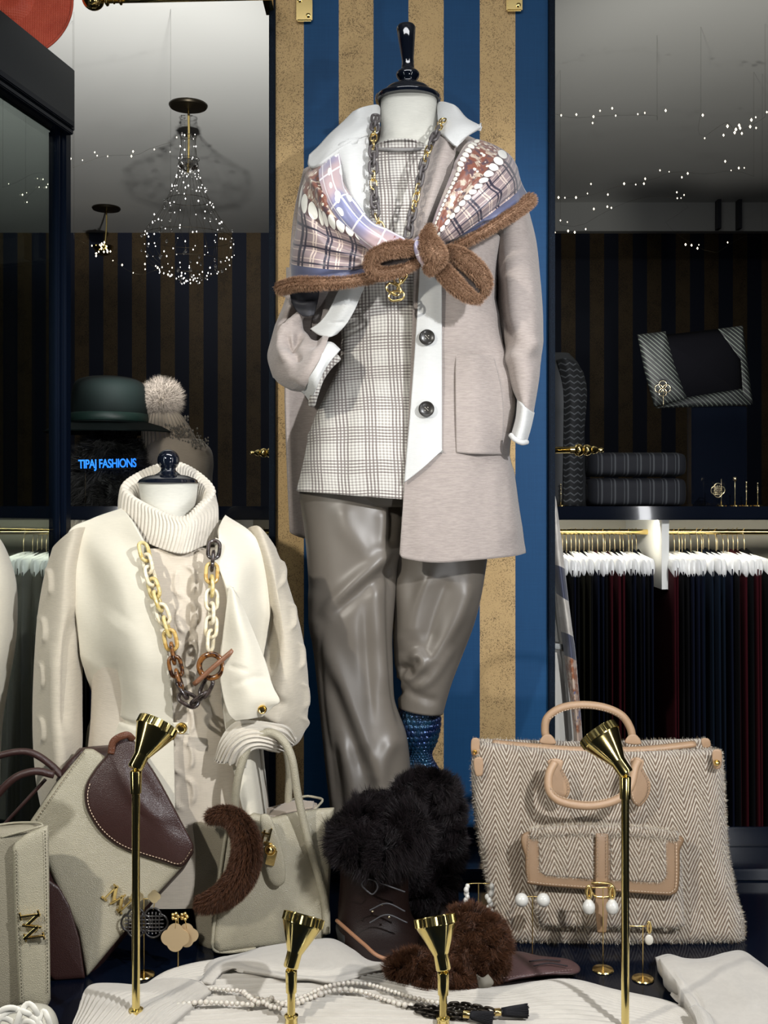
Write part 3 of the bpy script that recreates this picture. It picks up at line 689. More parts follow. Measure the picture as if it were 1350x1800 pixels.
skin('placket', [[(737, 398, 2.04), (757, 398, 2.035), (777, 399, 2.038)], [(737, 480, 2.03), (757, 480, 2.025), (777, 480, 2.03)], [(730, 600, 2.052), (754, 600, 2.045), (777, 600, 2.05)], [(722, 710, 2.05), (750, 710, 2.043), (777, 710, 2.047)], [(716, 780, 2.045), (748, 780, 2.037), (777, 780, 2.041)], [(713, 815, 2.043), (745, 805, 2.035), (777, 790, 2.038)], [(710.5, 848, 2.04), (745, 821, 2.034), (777, 791, 2.037)]], whitew, ct, 24, 70, thick=.005)
btn_m = plain('dark_horn', (.022, .020, .018), .3, 0, coat=.3)
hole_m = plain('thread', (.35, .33, .28), .8)
for px, py, D in ((750.5, 593, 2.042), (749.5, 719, 2.036)):
    c = P(px, py, D); Mb = Matrix.Translation(c) @ Matrix.Rotation(PI/2, 4, 'X')
    bb = lathe('button', [(0, -.003), (.0135, -.003), (.015, 0), (.0148, .003), (.013, .0045), (.0108, .0035), (.009, .0028), (0, .0028)], btn_m, ct, Mb, 32)
    for dx, dz in ((-.0028, .0028), (.0028, .0028), (-.0028, -.0028), (.0028, -.0028)): lathe('button_hole', [(0, .0026), (.0011, .0026), (.0011, .0034), (0, .0036)], hole_m, bb, Mb @ Matrix.Translation((dx, dz, 0)), 8)
    tube('thread_stitch', [tuple(c+Vector((-.003, -.004, .003))), tuple(c+Vector((0, -.0046, 0))), tuple(c+Vector((.003, -.004, -.003)))], .0006, hole_m, bb, 6, 5, world=True)
skin('patch_pocket', [[(801, 622, 2.062), (835, 623, 2.062), (868, 624, 2.098)], [(801, 700, 2.05), (840, 701, 2.05), (884, 702, 2.085)], [(802, 794, 2.042), (808, 796, 2.041), (845, 798, 2.044), (884, 799, 2.098)]], taupe, ct, 40, 50, thick=.005)
# right sleeve
rf = crease([([(900, 420), (905, 520), (915, 620)], .008, 18), ([(925, 470), (935, 560), (930, 650)], .006, 14), ([(885, 560), (905, 600), (950, 640)], -.007, 14), ([(880, 640), (910, 620), (950, 600)], .006, 12), ([(878, 470), (885, 560), (892, 640)], -.006, 10)])
skin('sleeve', [
    [(868, 372, 2.2), (890, 350, 2.12), (918, 350, 2.12), (930, 372, 2.2), (915, 380, 2.28), (885, 380, 2.28)],
    [(868, 430, 2.2), (890, 425, 2.12), (925, 420, 2.12), (943, 425, 2.2), (920, 430, 2.28), (885, 430, 2.28)],
    [(872, 500, 2.19), (895, 500, 2.10), (932, 495, 2.10), (950, 495, 2.18), (925, 500, 2.26), (890, 500, 2.26)],
    [(874, 565, 2.18), (900, 565, 2.09), (935, 560, 2.09), (954, 560, 2.17), (930, 565, 2.25), (892, 565, 2.25)],
    [(884, 620, 2.16), (903, 622, 2.08), (935, 618, 2.08), (953, 618, 2.16), (930, 620, 2.23), (900, 620, 2.23)],
    [(895, 670, 2.13), (910, 675, 2.07), (935, 672, 2.07), (948, 668, 2.13), (930, 670, 2.19), (905, 670, 2.19)],
    [(910, 706, 2.11), (918, 712, 2.065), (930, 722, 2.065), (938, 728, 2.11), (930, 718, 2.16), (915, 708, 2.16)]], taupe, ct, 56, 80, closed=True, thick=0, disp=rf)
skin('cuff', [
    [(909, 702, 2.105), (917, 710, 2.055), (930, 720, 2.055), (940, 726, 2.105), (930, 715, 2.165), (915, 704, 2.165)],
    [(906, 735, 2.10), (913, 742, 2.055), (925, 750, 2.055), (934, 752, 2.10), (925, 748, 2.15), (911, 740, 2.15)],
    [(898, 765, 2.10), (905, 772, 2.055), (917, 778, 2.055), (927, 776, 2.10), (917, 770, 2.15), (905, 764, 2.15)]], whitew, ct, 40, 20, closed=True, thick=.004)
tube('cuff_fold', [(898, 765, 2.06), (905, 772, 2.045), (917, 778, 2.045), (926, 777, 2.06)], .005, whitew, ct, 10, 16)
# left sleeve: hanging upper sleeve, gathered elbow, forearm with white cuff
lf = crease([([(512, 515), (538, 528), (556, 522)], -.03, 9), ([(497, 588), (514, 602), (532, 582)], -.020, 7), ([(505, 575), (520, 560), (532, 552)], .010, 7), ([(545, 535), (560, 570), (545, 620)], -.01, 10), ([(490, 600), (515, 615), (520, 640)], -.014, 9), ([(500, 560), (495, 600), (505, 640)], .010, 10), ([(560, 600), (550, 640), (520, 680)], .007, 12), ([(500, 660), (530, 670), (545, 690)], .004, 8), ([(580, 620), (560, 650), (550, 680)], -.006, 7)])
skin('sleeve_lining', [[(508, 508, 2.10), (535, 506, 2.085), (562, 505, 2.09)], [(512, 528, 2.09), (538, 526, 2.085), (560, 524, 2.09)], [(520, 545, 2.085), (540, 542, 2.08), (556, 540, 2.085)], [(532, 556, 2.085), (542, 556, 2.08), (552, 554, 2.085)]], plain('charcoal_lining', (.02, .02, .026), .6), ct, 20, 20, thick=.003, disp=crease([([(510, 530), (535, 536), (560, 530)], .008, 5)]))
skin('upper_sleeve', [
    [(503, 470, 2.22), (515, 470, 2.16), (540, 470, 2.16), (552, 470, 2.22), (530, 470, 2.28)],
    [(502, 520, 2.22), (508, 520, 2.14), (522, 520, 2.14), (535, 520, 2.22), (520, 520, 2.28)],
    [(487, 565, 2.21), (494, 565, 2.13), (505, 568, 2.13), (515, 570, 2.21), (500, 568, 2.27)],
    [(474, 605, 2.2), (482, 606, 2.11), (500, 608, 2.11), (510, 610, 2.2), (492, 608, 2.25)],
    [(470, 630, 2.18), (480, 634, 2.09), (505, 636, 2.09), (520, 636, 2.18), (495, 634, 2.24)],
    [(479, 662, 2.16), (490, 668, 2.1), (510, 668, 2.1), (522, 662, 2.16), (500, 662, 2.2)]], taupe, ct, 48, 60, closed=True, thick=0, disp=lf)
skin('forearm', [
    [(472, 628, 2.13), (486, 596, 2.08), (512, 560, 2.09), (528, 545, 2.13), (500, 590, 2.2), (480, 620, 2.2)],
    [(476, 652, 2.11), (492, 622, 2.05), (520, 595, 2.06), (534, 575, 2.11), (515, 600, 2.18), (488, 640, 2.18)],
    [(488, 672, 2.09), (506, 645, 2.03), (530, 618, 2.03), (548, 590, 2.08), (530, 615, 2.16), (502, 655, 2.16)],
    [(510, 685, 2.08), (527, 658, 2.01), (550, 622, 2.01), (566, 588, 2.06), (550, 620, 2.14), (524, 665, 2.14)],
    [(532, 689, 2.07), (545, 668, 2.0), (564, 632, 2.0), (578, 592, 2.05), (565, 630, 2.12), (542, 670, 2.12)]], taupe, ct, 60, 60, closed=True, thick=0, disp=lf)
skin('cuff', [
    [(528, 688, 2.065), (543, 664, 1.995), (562, 632, 1.995), (572, 600, 2.045), (562, 630, 2.11), (541, 668, 2.11)],
    [(537, 696, 2.065), (550, 672, 1.99), (570, 638, 1.99), (585, 602, 2.04), (570, 635, 2.1), (550, 675, 2.1)],
    [(545, 708, 2.07), (556, 682, 1.995), (574, 645, 1.995), (599, 614, 2.035), (580, 640, 2.09), (556, 684, 2.09)]], whitew, ct, 48, 20, closed=True, thick=.003)
tube('inner_cuff_edge', [(548, 710, 2.06), (553, 692, 2.03), (563, 665, 2.03), (578, 643, 2.03), (594, 628, 2.04)], .0075, chk, ct, 10, 40)
# upper lapels
skin('white_lapel', [[(580, 268, 2.07), (600, 250, 2.06), (622, 243, 2.06), (648, 240, 2.08)], [(590, 290, 2.06), (615, 285, 2.045), (649, 275, 2.06)], [(600, 330, 2.05), (620, 325, 2.03), (649, 315, 2.05)], [(606, 350, 2.045), (626, 355, 2.025), (650, 355, 2.04)], [(640, 385, 2.04), (646, 390, 2.03), (651, 395, 2.035)]], whitew, ct, 30, 40, thick=.006, disp=crease([([(604, 248), (622, 251), (636, 250)], -.005, 2.2), ([(635, 335), (645, 336), (655, 334)], -.004, 1.6)]))
skin('revers', [[(768, 236, 2.1), (785, 245, 2.07), (803, 255, 2.08)], [(757, 270, 2.08), (777, 275, 2.05), (798, 285, 2.06)], [(743, 320, 2.055), (763, 325, 2.03), (785, 330, 2.045)], [(733, 365, 2.04), (752, 370, 2.02), (770, 375, 2.04)], [(724, 400, 2.04), (740, 405, 2.025), (756, 410, 2.04)], [(719, 450, 2.04), (735, 452, 2.03), (750, 455, 2.04)]], taupe, ct, 30, 60, thick=.006)
# collar
skin('collar', [
    [(669, 190, 2.19), (664, 184, 2.17), (650, 185, 2.15), (632, 190, 2.13), (620, 196, 2.14)],
    [(668, 206, 2.16), (650, 204, 2.13), (630, 208, 2.11), (612, 213, 2.12), (602, 214, 2.14)],
    [(667, 222, 2.12), (645, 220, 2.09), (620, 228, 2.08), (595, 233, 2.09), (578, 236, 2.13)],
    [(664, 234, 2.10), (640, 234, 2.075), (612, 243, 2.065), (580, 252, 2.075), (560, 256, 2.12)],
    [(649, 241, 2.09), (628, 244, 2.06), (595, 262, 2.055), (565, 285, 2.06), (550, 294, 2.08), (541, 290, 2.1), (543, 272, 2.12)]], whitew, ct, 40, 50, thick=.008)
skin('collar', [
    [(768, 184, 2.19), (772, 179, 2.18), (782, 179, 2.16), (798, 184, 2.14), (806, 190, 2.15)],
    [(769, 205, 2.15), (780, 203, 2.13), (800, 204, 2.115), (815, 206, 2.12), (822, 208, 2.14)],
    [(772, 225, 2.11), (785, 225, 2.085), (805, 222, 2.075), (828, 220, 2.085), (846, 221, 2.11)],
    [(774, 234, 2.09), (785, 240, 2.065), (798, 248, 2.055), (815, 240, 2.06), (833, 230, 2.08), (845, 224, 2.1)],
    [(780, 243, 2.085), (790, 250, 2.06), (803, 256, 2.05), (812, 250, 2.06), (822, 240, 2.07), (842, 228, 2.1)]], whitew, ct, 40, 40, thick=.008)
skin('collar_stand', [[(660, 186, 2.19), (690, 181, 2.26), (718, 180, 2.28), (745, 180, 2.26), (775, 181, 2.19)], [(664, 215, 2.17), (690, 212, 2.25), (718, 212, 2.27), (745, 212, 2.25), (772, 213, 2.17)]], whitew, ct, 40, 12, thick=.006)

# ------------------------------------------------ the scarf
def scarf_mat():
    g = G('printed_silk'); n = g.N('ShaderNodeUVMap'); u, v, _ = g.sep(S(g, n.outputs[0])); o = g.coord()
    # v 0 inner edge .. 1 outer hem, u along the arm
    # plaid field
    def line(a, per, ph, wd): return ((a/per+ph).frac()-.5).abs().lt(wd)
    base = g.mix(g.noise(o, 9, 2), (.20, .145, .145), (.34, .265, .27))
    p1 = line(u, .21, .1, .05).mx(line(v, .14, .62, .05)).mx(line(u, .21, .25, .035)); p2 = line(u, .21, .55, .03).mx(line(u, .21, .66, .025)).mx(line(v, .07, .3, .045))
    pl = g.mix(p1, g.mix(p2, base, (.60, .49, .42)), (.022, .018, .035))
    # ornamental band with bead rows
    w1 = g.noise(o, 55, 4, .6); w2 = g.vor(g.scale(o, (1, 1, 1)), 70)
    orn = g.mix(w1.ss(.42, .5), (.50, .40, .31), (.19, .060, .035)); orn = g.mix(g.noise(o, 80, 2).ss(.56, .62), orn, (.08, .04, .05)); orn = g.mix(w2.lt(.25), orn, (.80, .74, .62))
    cream = g.mix(g.noise(o, 20, 2).ss(.4, .6), (.52, .43, .37), (.36, .28, .30))
    def beads(c, half, nb):
        dx = ((u*nb).frac()-.5)*2; dv = (v-c)/half
        return (dx*dx*1.25+dv*dv).lt(1), (v-c).abs().lt(half*1.12)
    b1, k1 = beads(.43, .050, 15)
    b2, k2 = beads(.13, .035, 24)
    navyc = g.mix(g.noise(o, 12, 2), (.05, .06, .12), (.12, .13, .22))
    c = g.mix(v.gt(.17), cream, orn); c = g.mix(v.gt(.385), c, (.09, .05, .05)); c = g.mix(v.gt(.48), c, pl); c = g.mix(v.gt(.86), c, navyc)
    c = g.mix(k2, c, (.16, .09, .08)); c = g.mix(b2, c, (.82, .80, .70)); c = g.mix(b1, c, (.85, .84, .76))
    return g.out(c, .38, 0, sheen=.3)
silk = scarf_mat()
g = G('lavender_silk'); n = g.N('ShaderNodeUVMap'); u, v, _ = g.sep(S(g, n.outputs[0])); o = g.coord()
ba = g.mix(g.noise(o, 11, 2).ss(.35, .65), (.22, .235, .40), (.50, .37, .38))
l1 = ((u*5).frac()-.5).abs().lt(.03).mx(((v*2.6).frac()-.5).abs().lt(.05)); 
dts = g.vor(g.comb(u*9, v*3.2, 0), 1.0).lt(.30)*u.gt(.55)*v.gt(.25)
c = g.mix(l1, ba, (.80, .76, .78)); c = g.mix(dts, c, (.84, .83, .76)); c = g.mix(u.lt(.22)*g.noise(o, 45, 3).gt(.52), c, (.22, .05, .04))
lav = g.out(c, .36, 0, sheen=.3)
sc = thing('silk_shawl', (wx(720, D0), 2.1, 1.9), 'printed silk shawl with brown fur trim knotted over the coat shoulders', 'scarf')
# left half: curves are iso-v lines running from the knot (u=0) out to the arm (u=1)
kn = (738, 440)
sl = crease([([(560, 330), (600, 400), (690, 440)], .018, 11), ([(545, 350), (580, 420), (680, 455)], -.016, 9), ([(600, 480), (640, 462), (700, 452)], .007, 6), ([(560, 486), (630, 474), (690, 462)], -.006, 5), ([(540, 300), (565, 340), (600, 375)], .008, 6), ([(620, 440), (660, 452), (700, 450)], -.008, 5), ([(540, 380), (600, 440), (690, 465)], .010, 10), ([(528, 430), (580, 450), (650, 465)], -.006, 8), ([(575, 300), (600, 360), (640, 400)], -.008, 9)])
skin('left_drape', [
    [(735, 425, 2.02), (690, 410, 2.015), (650, 385, 2.02), (615, 340, 2.03), (595, 300, 2.06), (590, 275, 2.10)],
    [(734, 430, 2.015), (680, 418, 2.0), (630, 385, 2.0), (590, 335, 2.01), (572, 300, 2.04), (568, 278, 2.10)],
    [(732, 436, 2.015), (670, 425, 1.995), (610, 385, 1.99), (566, 345, 2.01), (548, 315, 2.06), (546, 292, 2.12)],
    [(730, 440, 2.015), (665, 432, 1.99), (600, 402, 1.985), (555, 375, 2.01), (530, 352, 2.07), (528, 335, 2.15)],
    [(728, 445, 2.015), (660, 442, 1.99), (600, 425, 1.985), (550, 410, 2.0), (524, 402, 2.07), (521, 396, 2.16)],
    [(725, 450, 2.015), (660, 455, 1.99), (600, 450, 1.985), (550, 440, 2.0), (518, 437, 2.07), (514, 432, 2.17)],
    [(722, 458, 2.015), (660, 470, 1.995), (600, 474, 1.99), (550, 470, 2.0), (516, 465, 2.07), (511, 460, 2.18)],
    [(718, 466, 2.02), (660, 483, 2.0), (600, 492, 1.995), (550, 494, 2.01), (516, 492, 2.07), (511, 489, 2.19)]], silk, sc, 120, 120, thick=.002, disp=sl)
skin('lavender_fold', [
    [(742, 432, 2.0), (700, 412, 1.995), (655, 385, 1.99), (625, 350, 1.995), (606, 318, 2.02), (596, 268, 2.06)],
    [(741, 437, 1.99), (690, 425, 1.975), (640, 390, 1.965), (606, 350, 1.97), (590, 318, 2.0), (583, 275, 2.06)],
    [(740, 443, 1.985), (680, 442, 1.97), (628, 405, 1.96), (590, 360, 1.965), (574, 318, 2.0), (572, 282, 2.07)],
    [(738, 448, 1.995), (676, 452, 1.985), (618, 415, 1.975), (580, 365, 1.975), (562, 320, 2.01), (560, 290, 2.08)]][::-1], lav, sc, 100, 50, thick=.002, disp=crease([([(590, 330), (630, 395), (690, 430)], .006, 7), ([(600, 300), (625, 360), (680, 410)], -.006, 6)]))
sr = crease([([(770, 430), (820, 385), (900, 320)], .010, 10), ([(775, 440), (840, 400), (915, 335)], -.012, 8), ([(770, 410), (800, 350), (850, 280)], -.008, 8), ([(800, 300), (815, 280), (835, 250)], .008, 8), ([(850, 395), (880, 370), (915, 345)], .010, 6), ([(780, 425), (830, 402), (890, 365)], .007, 4), ([(840, 260), (850, 300), (820, 350)], -.005, 7), ([(790, 380), (840, 335), (890, 290)], .004, 5)])
skin('right_drape', [
    [(752, 425, 2.02), (762, 385, 2.0), (775, 350, 2.0), (795, 300, 2.02), (812, 262, 2.06), (826, 245, 2.10)],
    [(755, 428, 2.01), (768, 390, 1.99), (788, 345, 1.985), (815, 295, 2.0), (835, 262, 2.04), (845, 246, 2.10)],
    [(758, 430, 2.01), (775, 395, 1.985), (805, 350, 1.975), (840, 305, 1.985), (862, 272, 2.04), (872, 256, 2.12)],
    [(760, 433, 2.01), (785, 400, 1.985), (820, 360, 1.97), (860, 320, 1.98), (888, 288, 2.04), (896, 272, 2.14)],
    [(762, 436, 2.01), (792, 408, 1.985), (830, 375, 1.97), (870, 340, 1.98), (902, 308, 2.04), (909, 292, 2.15)],
    [(764, 438, 2.01), (800, 415, 1.99), (840, 390, 1.98), (878, 362, 1.985), (908, 335, 2.04), (916, 318, 2.16)],
    [(766, 442, 2.015), (806, 424, 2.0), (848, 402, 1.99), (885, 378, 1.995), (915, 358, 2.04), (930, 345, 2.16)]], silk, sc, 120, 120, thick=.002, disp=sr)
furm = G('tan_fur'); n = furm.N('ShaderNodeUVMap'); u, v, _ = furm.sep(S(furm, n.outputs[0]))
tanfur = furm.out(furm.mix(v, furm.mix(u, (.09, .04, .02), (.20, .10, .055)), furm.mix(u, (.27, .145, .08), (.54, .35, .225))), .65, 0, spec=.2)
tf = []
tf.append(tube('fur_trim', [(492, 507, 2.09), (520, 499, 2.03), (560, 498, 1.99), (610, 495, 1.98), (660, 486, 1.985), (700, 474, 2.0), (735, 455, 2.01)], [.010, .0095, .008, .007, .007, .008], tanfur, sc, 12, 60))
tf.append(tube('fur_trim', [(775, 444, 2.0), (810, 430, 1.99), (850, 408, 1.975), (890, 383, 1.99), (925, 358, 2.05), (932, 350, 2.09)], [.006, .0065, .0065, .007, .009, .0095], tanfur, sc, 12, 60))
tf.append(tube('fur_loop', [(742, 440, 1.975), (715, 436, 1.955), (680, 440, 1.945), (656, 452, 1.95), (652, 468, 1.955), (668, 480, 1.955), (700, 476, 1.96), (725, 466, 1.965), (745, 455, 1.97)], [.007, .012, .0125, .011, .010, .009, .0075, .006, .006], tanfur, sc, 16, 60, ratio=.6))
tf.append(tube('fur_tail', [(768, 446, 1.975), (795, 445, 1.96), (825, 462, 1.955), (848, 488, 1.96), (852, 510, 1.965), (846, 522, 1.97)], [.009, .012, .015, .015, .012, .004], tanfur, sc, 16, 50, ratio=.6))
tf.append(tube('fur_tail', [(765, 458, 1.97), (782, 480, 1.955), (805, 505, 1.95), (828, 522, 1.955), (845, 527, 1.965)], [.010, .014, .014, .011, .005], tanfur, sc, 16, 50, ratio=.6))
tf.append(tube('fur_knot', [(757, 397, 1.975), (752, 415, 1.955), (757, 435, 1.94), (765, 452, 1.935), (757, 470, 1.945), (750, 478, 1.955)], [.005, .012, .019, .020, .013, .007], tanfur, sc, 16, 50, ratio=.7))
for i, t_ in enumerate(tf):
    fur('fur_hair', t_, [14000, 11000, 14000, 11000, 11000, 9000][i], .0075, .0006, tanfur, t_, (.35, 0, -.35), .28, i)
dkl = plain('slit_shade_dark', (.018, .010, .007), .8)  # dark sheets added behind the bow so its slits look shaded
pillow('loop_slit_shade', [(670, 450), (700, 440), (740, 442), (742, 458), (705, 474), (668, 474)], dkl, sc, 1.968, .008, .3, 50)
pillow('tail_slit_shade', [(770, 448), (800, 455), (832, 480), (848, 515), (825, 515), (795, 488)], dkl, sc, 1.962, .008, .3, 50)
skin('knot_wrap', [[(722, 425, 1.99), (735, 415, 1.96), (748, 412, 1.96)], [(720, 440, 1.985), (734, 432, 1.945), (750, 430, 1.945)], [(728, 455, 1.985), (740, 452, 1.945), (752, 455, 1.945)], [(735, 468, 1.99), (745, 470, 1.955), (752, 472, 1.96)]], lav, sc, 24, 30, thick=.003, disp=crease([([(735, 420), (733, 440), (745, 465)], .005, 4), ([(744, 415), (742, 440), (750, 465)], -.005, 3)]))

# ------------------------------------------------ chain necklace
def link_mesh(name, a, b, r, m, tw=0):
    """stadium link: half length a, half width b, wire r; lies in local XZ, long axis Z"""
    pth = []
    for t in np.linspace(0, 2*PI, 24, endpoint=False):
        pth.append((b*math.cos(t), 0, (a-b)*math.copysign(1, math.sin(t))*min(1, abs(math.sin(t))*3)+b*math.sin(t)))
    A = cr(pth, 28, True); Tn = np.roll(A, -1, 0)-np.roll(A, 1, 0); Tn /= np.linalg.norm(Tn, axis=1, keepdims=True)
    Y = np.array([0, 1., 0]); A1 = np.cross(Tn, Y); th = np.linspace(0, 2*PI, 8, endpoint=False)
    W = A[:, None]+r*(A1[:, None]*np.cos(th)[None, :, None]+Y*np.sin(th)[None, :, None])
    V = W.reshape(-1, 3); Fs = []
    for j in range(28):
        for i in range(8):
            Fs.append((j*8+i, j*8+(i+1) % 8, ((j+1) % 28)*8+(i+1) % 8, ((j+1) % 28)*8+i))
    me = bpy.data.meshes.new(name); me.from_pydata(V.tolist(), [], Fs); me.polygons.foreach_set('use_smooth', [True]*len(me.polygons)); me.materials.append(m); return me
def chain(parent, path, meshes, step, name='chain_link', alt=70, order=None, pxs=True):
    A = toW(cr(path, 200)) if pxs else cr(path, 200)
    L = np.r_[0, np.cumsum(np.linalg.norm(np.diff(A, axis=0), axis=1))]; n = int(L[-1]/step)
    for k in range(n+1):
        s = k*step; p = np.array([np.interp(s, L, A[:, i]) for i in range(3)]); q = np.array([np.interp(min(s+.003, L[-1]), L, A[:, i]) for i in range(3)]); q0 = np.array([np.interp(max(s-.003, 0), L, A[:, i]) for i in range(3)])
        d = Vector(q-q0).normalized(); rot = d.to_track_quat('Z', 'Y').to_matrix().to_4x4()
        ang = R(alt if k % 2 else -10)+random.uniform(-.15, .15)
        me = meshes[order[k % len(order)]] if order else meshes[k % len(meshes)]
        o = bpy.data.objects.new(name, me); attach(o, parent, Matrix.Translation(Vector(p)) @ rot @ Matrix.Rotation(ang, 4, 'Z'))
grey_ac = plain('grey_acetate', (.09, .08, .08), .35)
nk = thing('chain_necklace', (wx(705, D0), 2.05, 1.95), 'chunky grey and gold chain necklace hanging on the check top', 'necklace')
lg = link_mesh('grey_link', .0135, .0072, .0030, grey_ac); lgo = link_mesh('gold_link', .0105, .006, .0016, gold)
od = [0, 0, 0, 1, 1, 1, 0, 0, 0, 1, 1]
chain(nk, [(660, 208, 2.10), (657, 240, 2.055), (656, 290, 2.03), (658, 340, 2.015), (662, 380, 2.005), (675, 410, 1.995)], [lg, lgo], .0175, order=od)
chain(nk, [(778, 212, 2.10), (766, 236, 2.055), (752, 265, 2.035), (742, 300, 2.02), (732, 345, 2.01), (723, 385, 2.0), (718, 412, 1.995)], [lg, lgo], .0175, order=od[3:]+od[:3])
chain(nk, [(712, 478, 1.985), (706, 492, 1.98), (700, 505, 1.98)], [lgo], .013)
bigl = link_mesh('clasp_link', .014, .0085, .0022, gold)
for px, py, a_ in ((704, 487, 40), (692, 508, -60), (697, 520, 80)):
    attach(bpy.data.objects.new('clasp_ring', bigl), nk, Matrix.Translation(P(px, py, 1.975)) @ Matrix.Rotation(R(a_), 4, 'Y'))
# ================================================================ left mannequin
D1 = 1.95
ivory = knit('ivory_knit', (.62, .55, .45), 1, mel=.07, dens=700)
greige = knit('greige_knit', (.52, .465, .37), 1, mel=.08, dens=600)
vestm = knit('cream_cashmere', (.70, .655, .54), 1, mel=.03, dens=1100)
ribm = knit('rib_cuff_wool', (.66, .61, .52), 1, mel=.05, dens=900)
lm = thing('mannequin', (wx(300, D1), D1, ZT), 'short cream dress form at left with round black ball finial', 'mannequin')
rings('neck', [(850, 246, 346, D1, .048, 0), (852, 245, 347, D1, .05, 0), (880, 249, 344, D1, .046, 0), (910, 262, 335, D1, .046, 0), (930, 258, 340, D1, .05, 0), (980, 235, 365, D1+.01, .07, 0)], linen, lm, 48, 24, 2.1)
cz = wz(851, D1); cxx = wx(296, D1)
lathe('cap', cr([(0, 0), (.052, .001), (.054, .004), (.050, .009), (.036, .015), (.022, .0185), (.014, .024), (.013, .030)], 40).tolist()+[(0, .031)], gloss_black, lm, Matrix.Translation((cxx, D1, cz)), 48)
sphere('ball_finial', (cxx, D1, cz+.043), .0197, gloss_black, lm, 40)
sw = thing('rollneck_sweater', (wx(300, D1), D1, .9), 'cream ribbed rollneck sweater with puffed cable sleeves on the left mannequin', 'sweater')
# fold-over collar: inner tube -> rim -> outer flap
def crib(n, amp): return lambda px, py, u, v: amp*(np.abs(np.sin(u*n*PI))**.7-.6)*np.clip((v-.02)*12, 0, 1)
ring_pts = lambda L, Fp, Rr, B, dz: [L, ((L[0]*.6+Fp[0]*.4), L[1]*.42+Fp[1]*.58, (L[2]+Fp[2])/2-.015), Fp, ((Rr[0]*.58+Fp[0]*.42), Rr[1]*.42+Fp[1]*.58, (Rr[2]+Fp[2])/2-.015), Rr, ((Rr[0]*.6+B[0]*.4), Rr[1]*.35+B[1]*.65, (Rr[2]+B[2])/2+.02), B, ((L[0]*.6+B[0]*.4), L[1]*.35+B[1]*.65, (L[2]+B[2])/2+.02)]
skin('roll_collar', [
    ring_pts((244, 900, D1), (318, 935, D1-.045), (352, 900, D1), (300, 870, D1+.045), 0),
    ring_pts((236, 872, D1), (318, 915, D1-.06), (360, 872, D1), (302, 826, D1+.06), 0),
    ring_pts((228, 862, D1), (318, 908, D1-.072), (366, 862, D1), (304, 814, D1+.07), 0),
    ring_pts((214, 856, D1), (320, 914, D1-.084), (378, 862, D1), (304, 811, D1+.08), 0),
    ring_pts((208, 880, D1), (320, 927, D1-.09), (382, 885, D1), (304, 822, D1+.088), 0),
    ring_pts((207, 905, D1), (316, 950, D1-.096), (384, 915, D1), (304, 860, D1+.09), 0),
    ring_pts((206, 918, D1), (314, 973, D1-.098), (384, 945, D1), (304, 890, D1+.09), 0)], ribm, sw, 640, 60, closed=True, thick=.004, disp=crib(62, .0024))
# sweater front with raised chain cables
cab = []
for k in range(7):
    y0 = 1000+k*62; x0 = 325+4*math.sin(k)
    cab += [([(x0-12, y0), (x0-16, y0+18), (x0-14, y0+40), (x0, y0+52)], .006, 3.6), ([(x0, y0-6), (x0+14, y0+4), (x0+17, y0+26), (x0+12, y0+44)], .006, 3.6)]
rings('body', [(960, 225, 380, D1, .08, 0), (975, 180, 415, D1, .09, 0), (1010, 155, 450, D1, .10, 0), (1080, 155, 450, D1, .115, 0), (1150, 165, 440, D1, .11, 0), (1230, 165, 440, D1, .10, 0), (1300, 160, 445, D1, .11, 0), (1400, 140, 470, D1, .10, 0), (1560, 135, 480, D1, .10, 0)], ivory, sw, 340, 220, 2.4, crease(cab), .0, False)
def cabl(xs, ys, s):
    out = []
    for x, y in zip(xs, ys): out += [([(x, y), (x+10*s, y+8), (x+12*s, y+35), (x+6*s, y+48)], .006, 3.6)]
    return out
lsl = crease(cabl([78, 68, 66, 66], [1000, 1085, 1165, 1260], 1)+[([(140, 1060), (120, 1150), (110, 1300)], -.01, 12), ([(95, 1120), (100, 1250), (110, 1390)], .006, 14)])
skin('sleeve', [
    [(92, 965, D1), (130, 930, D1-.06), (165, 930, D1), (150, 945, D1+.07)],
    [(78, 1010, D1), (115, 1000, D1-.075), (152, 1005, D1), (120, 1005, D1+.075)],
    [(66, 1080, D1-.01), (110, 1080, D1-.085), (153, 1080, D1-.01), (110, 1080, D1+.07)],
    [(60, 1160, D1-.02), (105, 1160, D1-.10), (146, 1160, D1-.02), (100, 1160, D1+.06)],
    [(57, 1240, D1-.03), (105, 1240, D1-.11), (145, 1240, D1-.03), (100, 1240, D1+.05)],
    [(58, 1310, D1-.04), (105, 1310, D1-.12), (145, 1310, D1-.04), (100, 1310, D1+.04)],
    [(64, 1380, D1-.05), (105, 1380, D1-.12), (138, 1370, D1-.05), (100, 1380, D1+.03)],
    [(76, 1440, D1-.05), (105, 1445, D1-.10), (130, 1430, D1-.05), (100, 1440, D1+.02)]], greige, sw, 140, 160, closed=True, thick=0, disp=lsl)
rsl = crease(cabl([487, 505, 520, 527, 528], [985, 1060, 1130, 1200, 1260], 1)+[([(440, 1220), (470, 1260), (500, 1265)], .010, 12), ([(450, 1190), (480, 1230), (510, 1240)], -.010, 9), ([(490, 1000), (500, 1100), (505, 1200)], -.004, 10), ([(410, 1275), (450, 1262), (500, 1290)], -.008, 7), ([(470, 1060), (478, 1130), (470, 1190)], -.01, 10)])
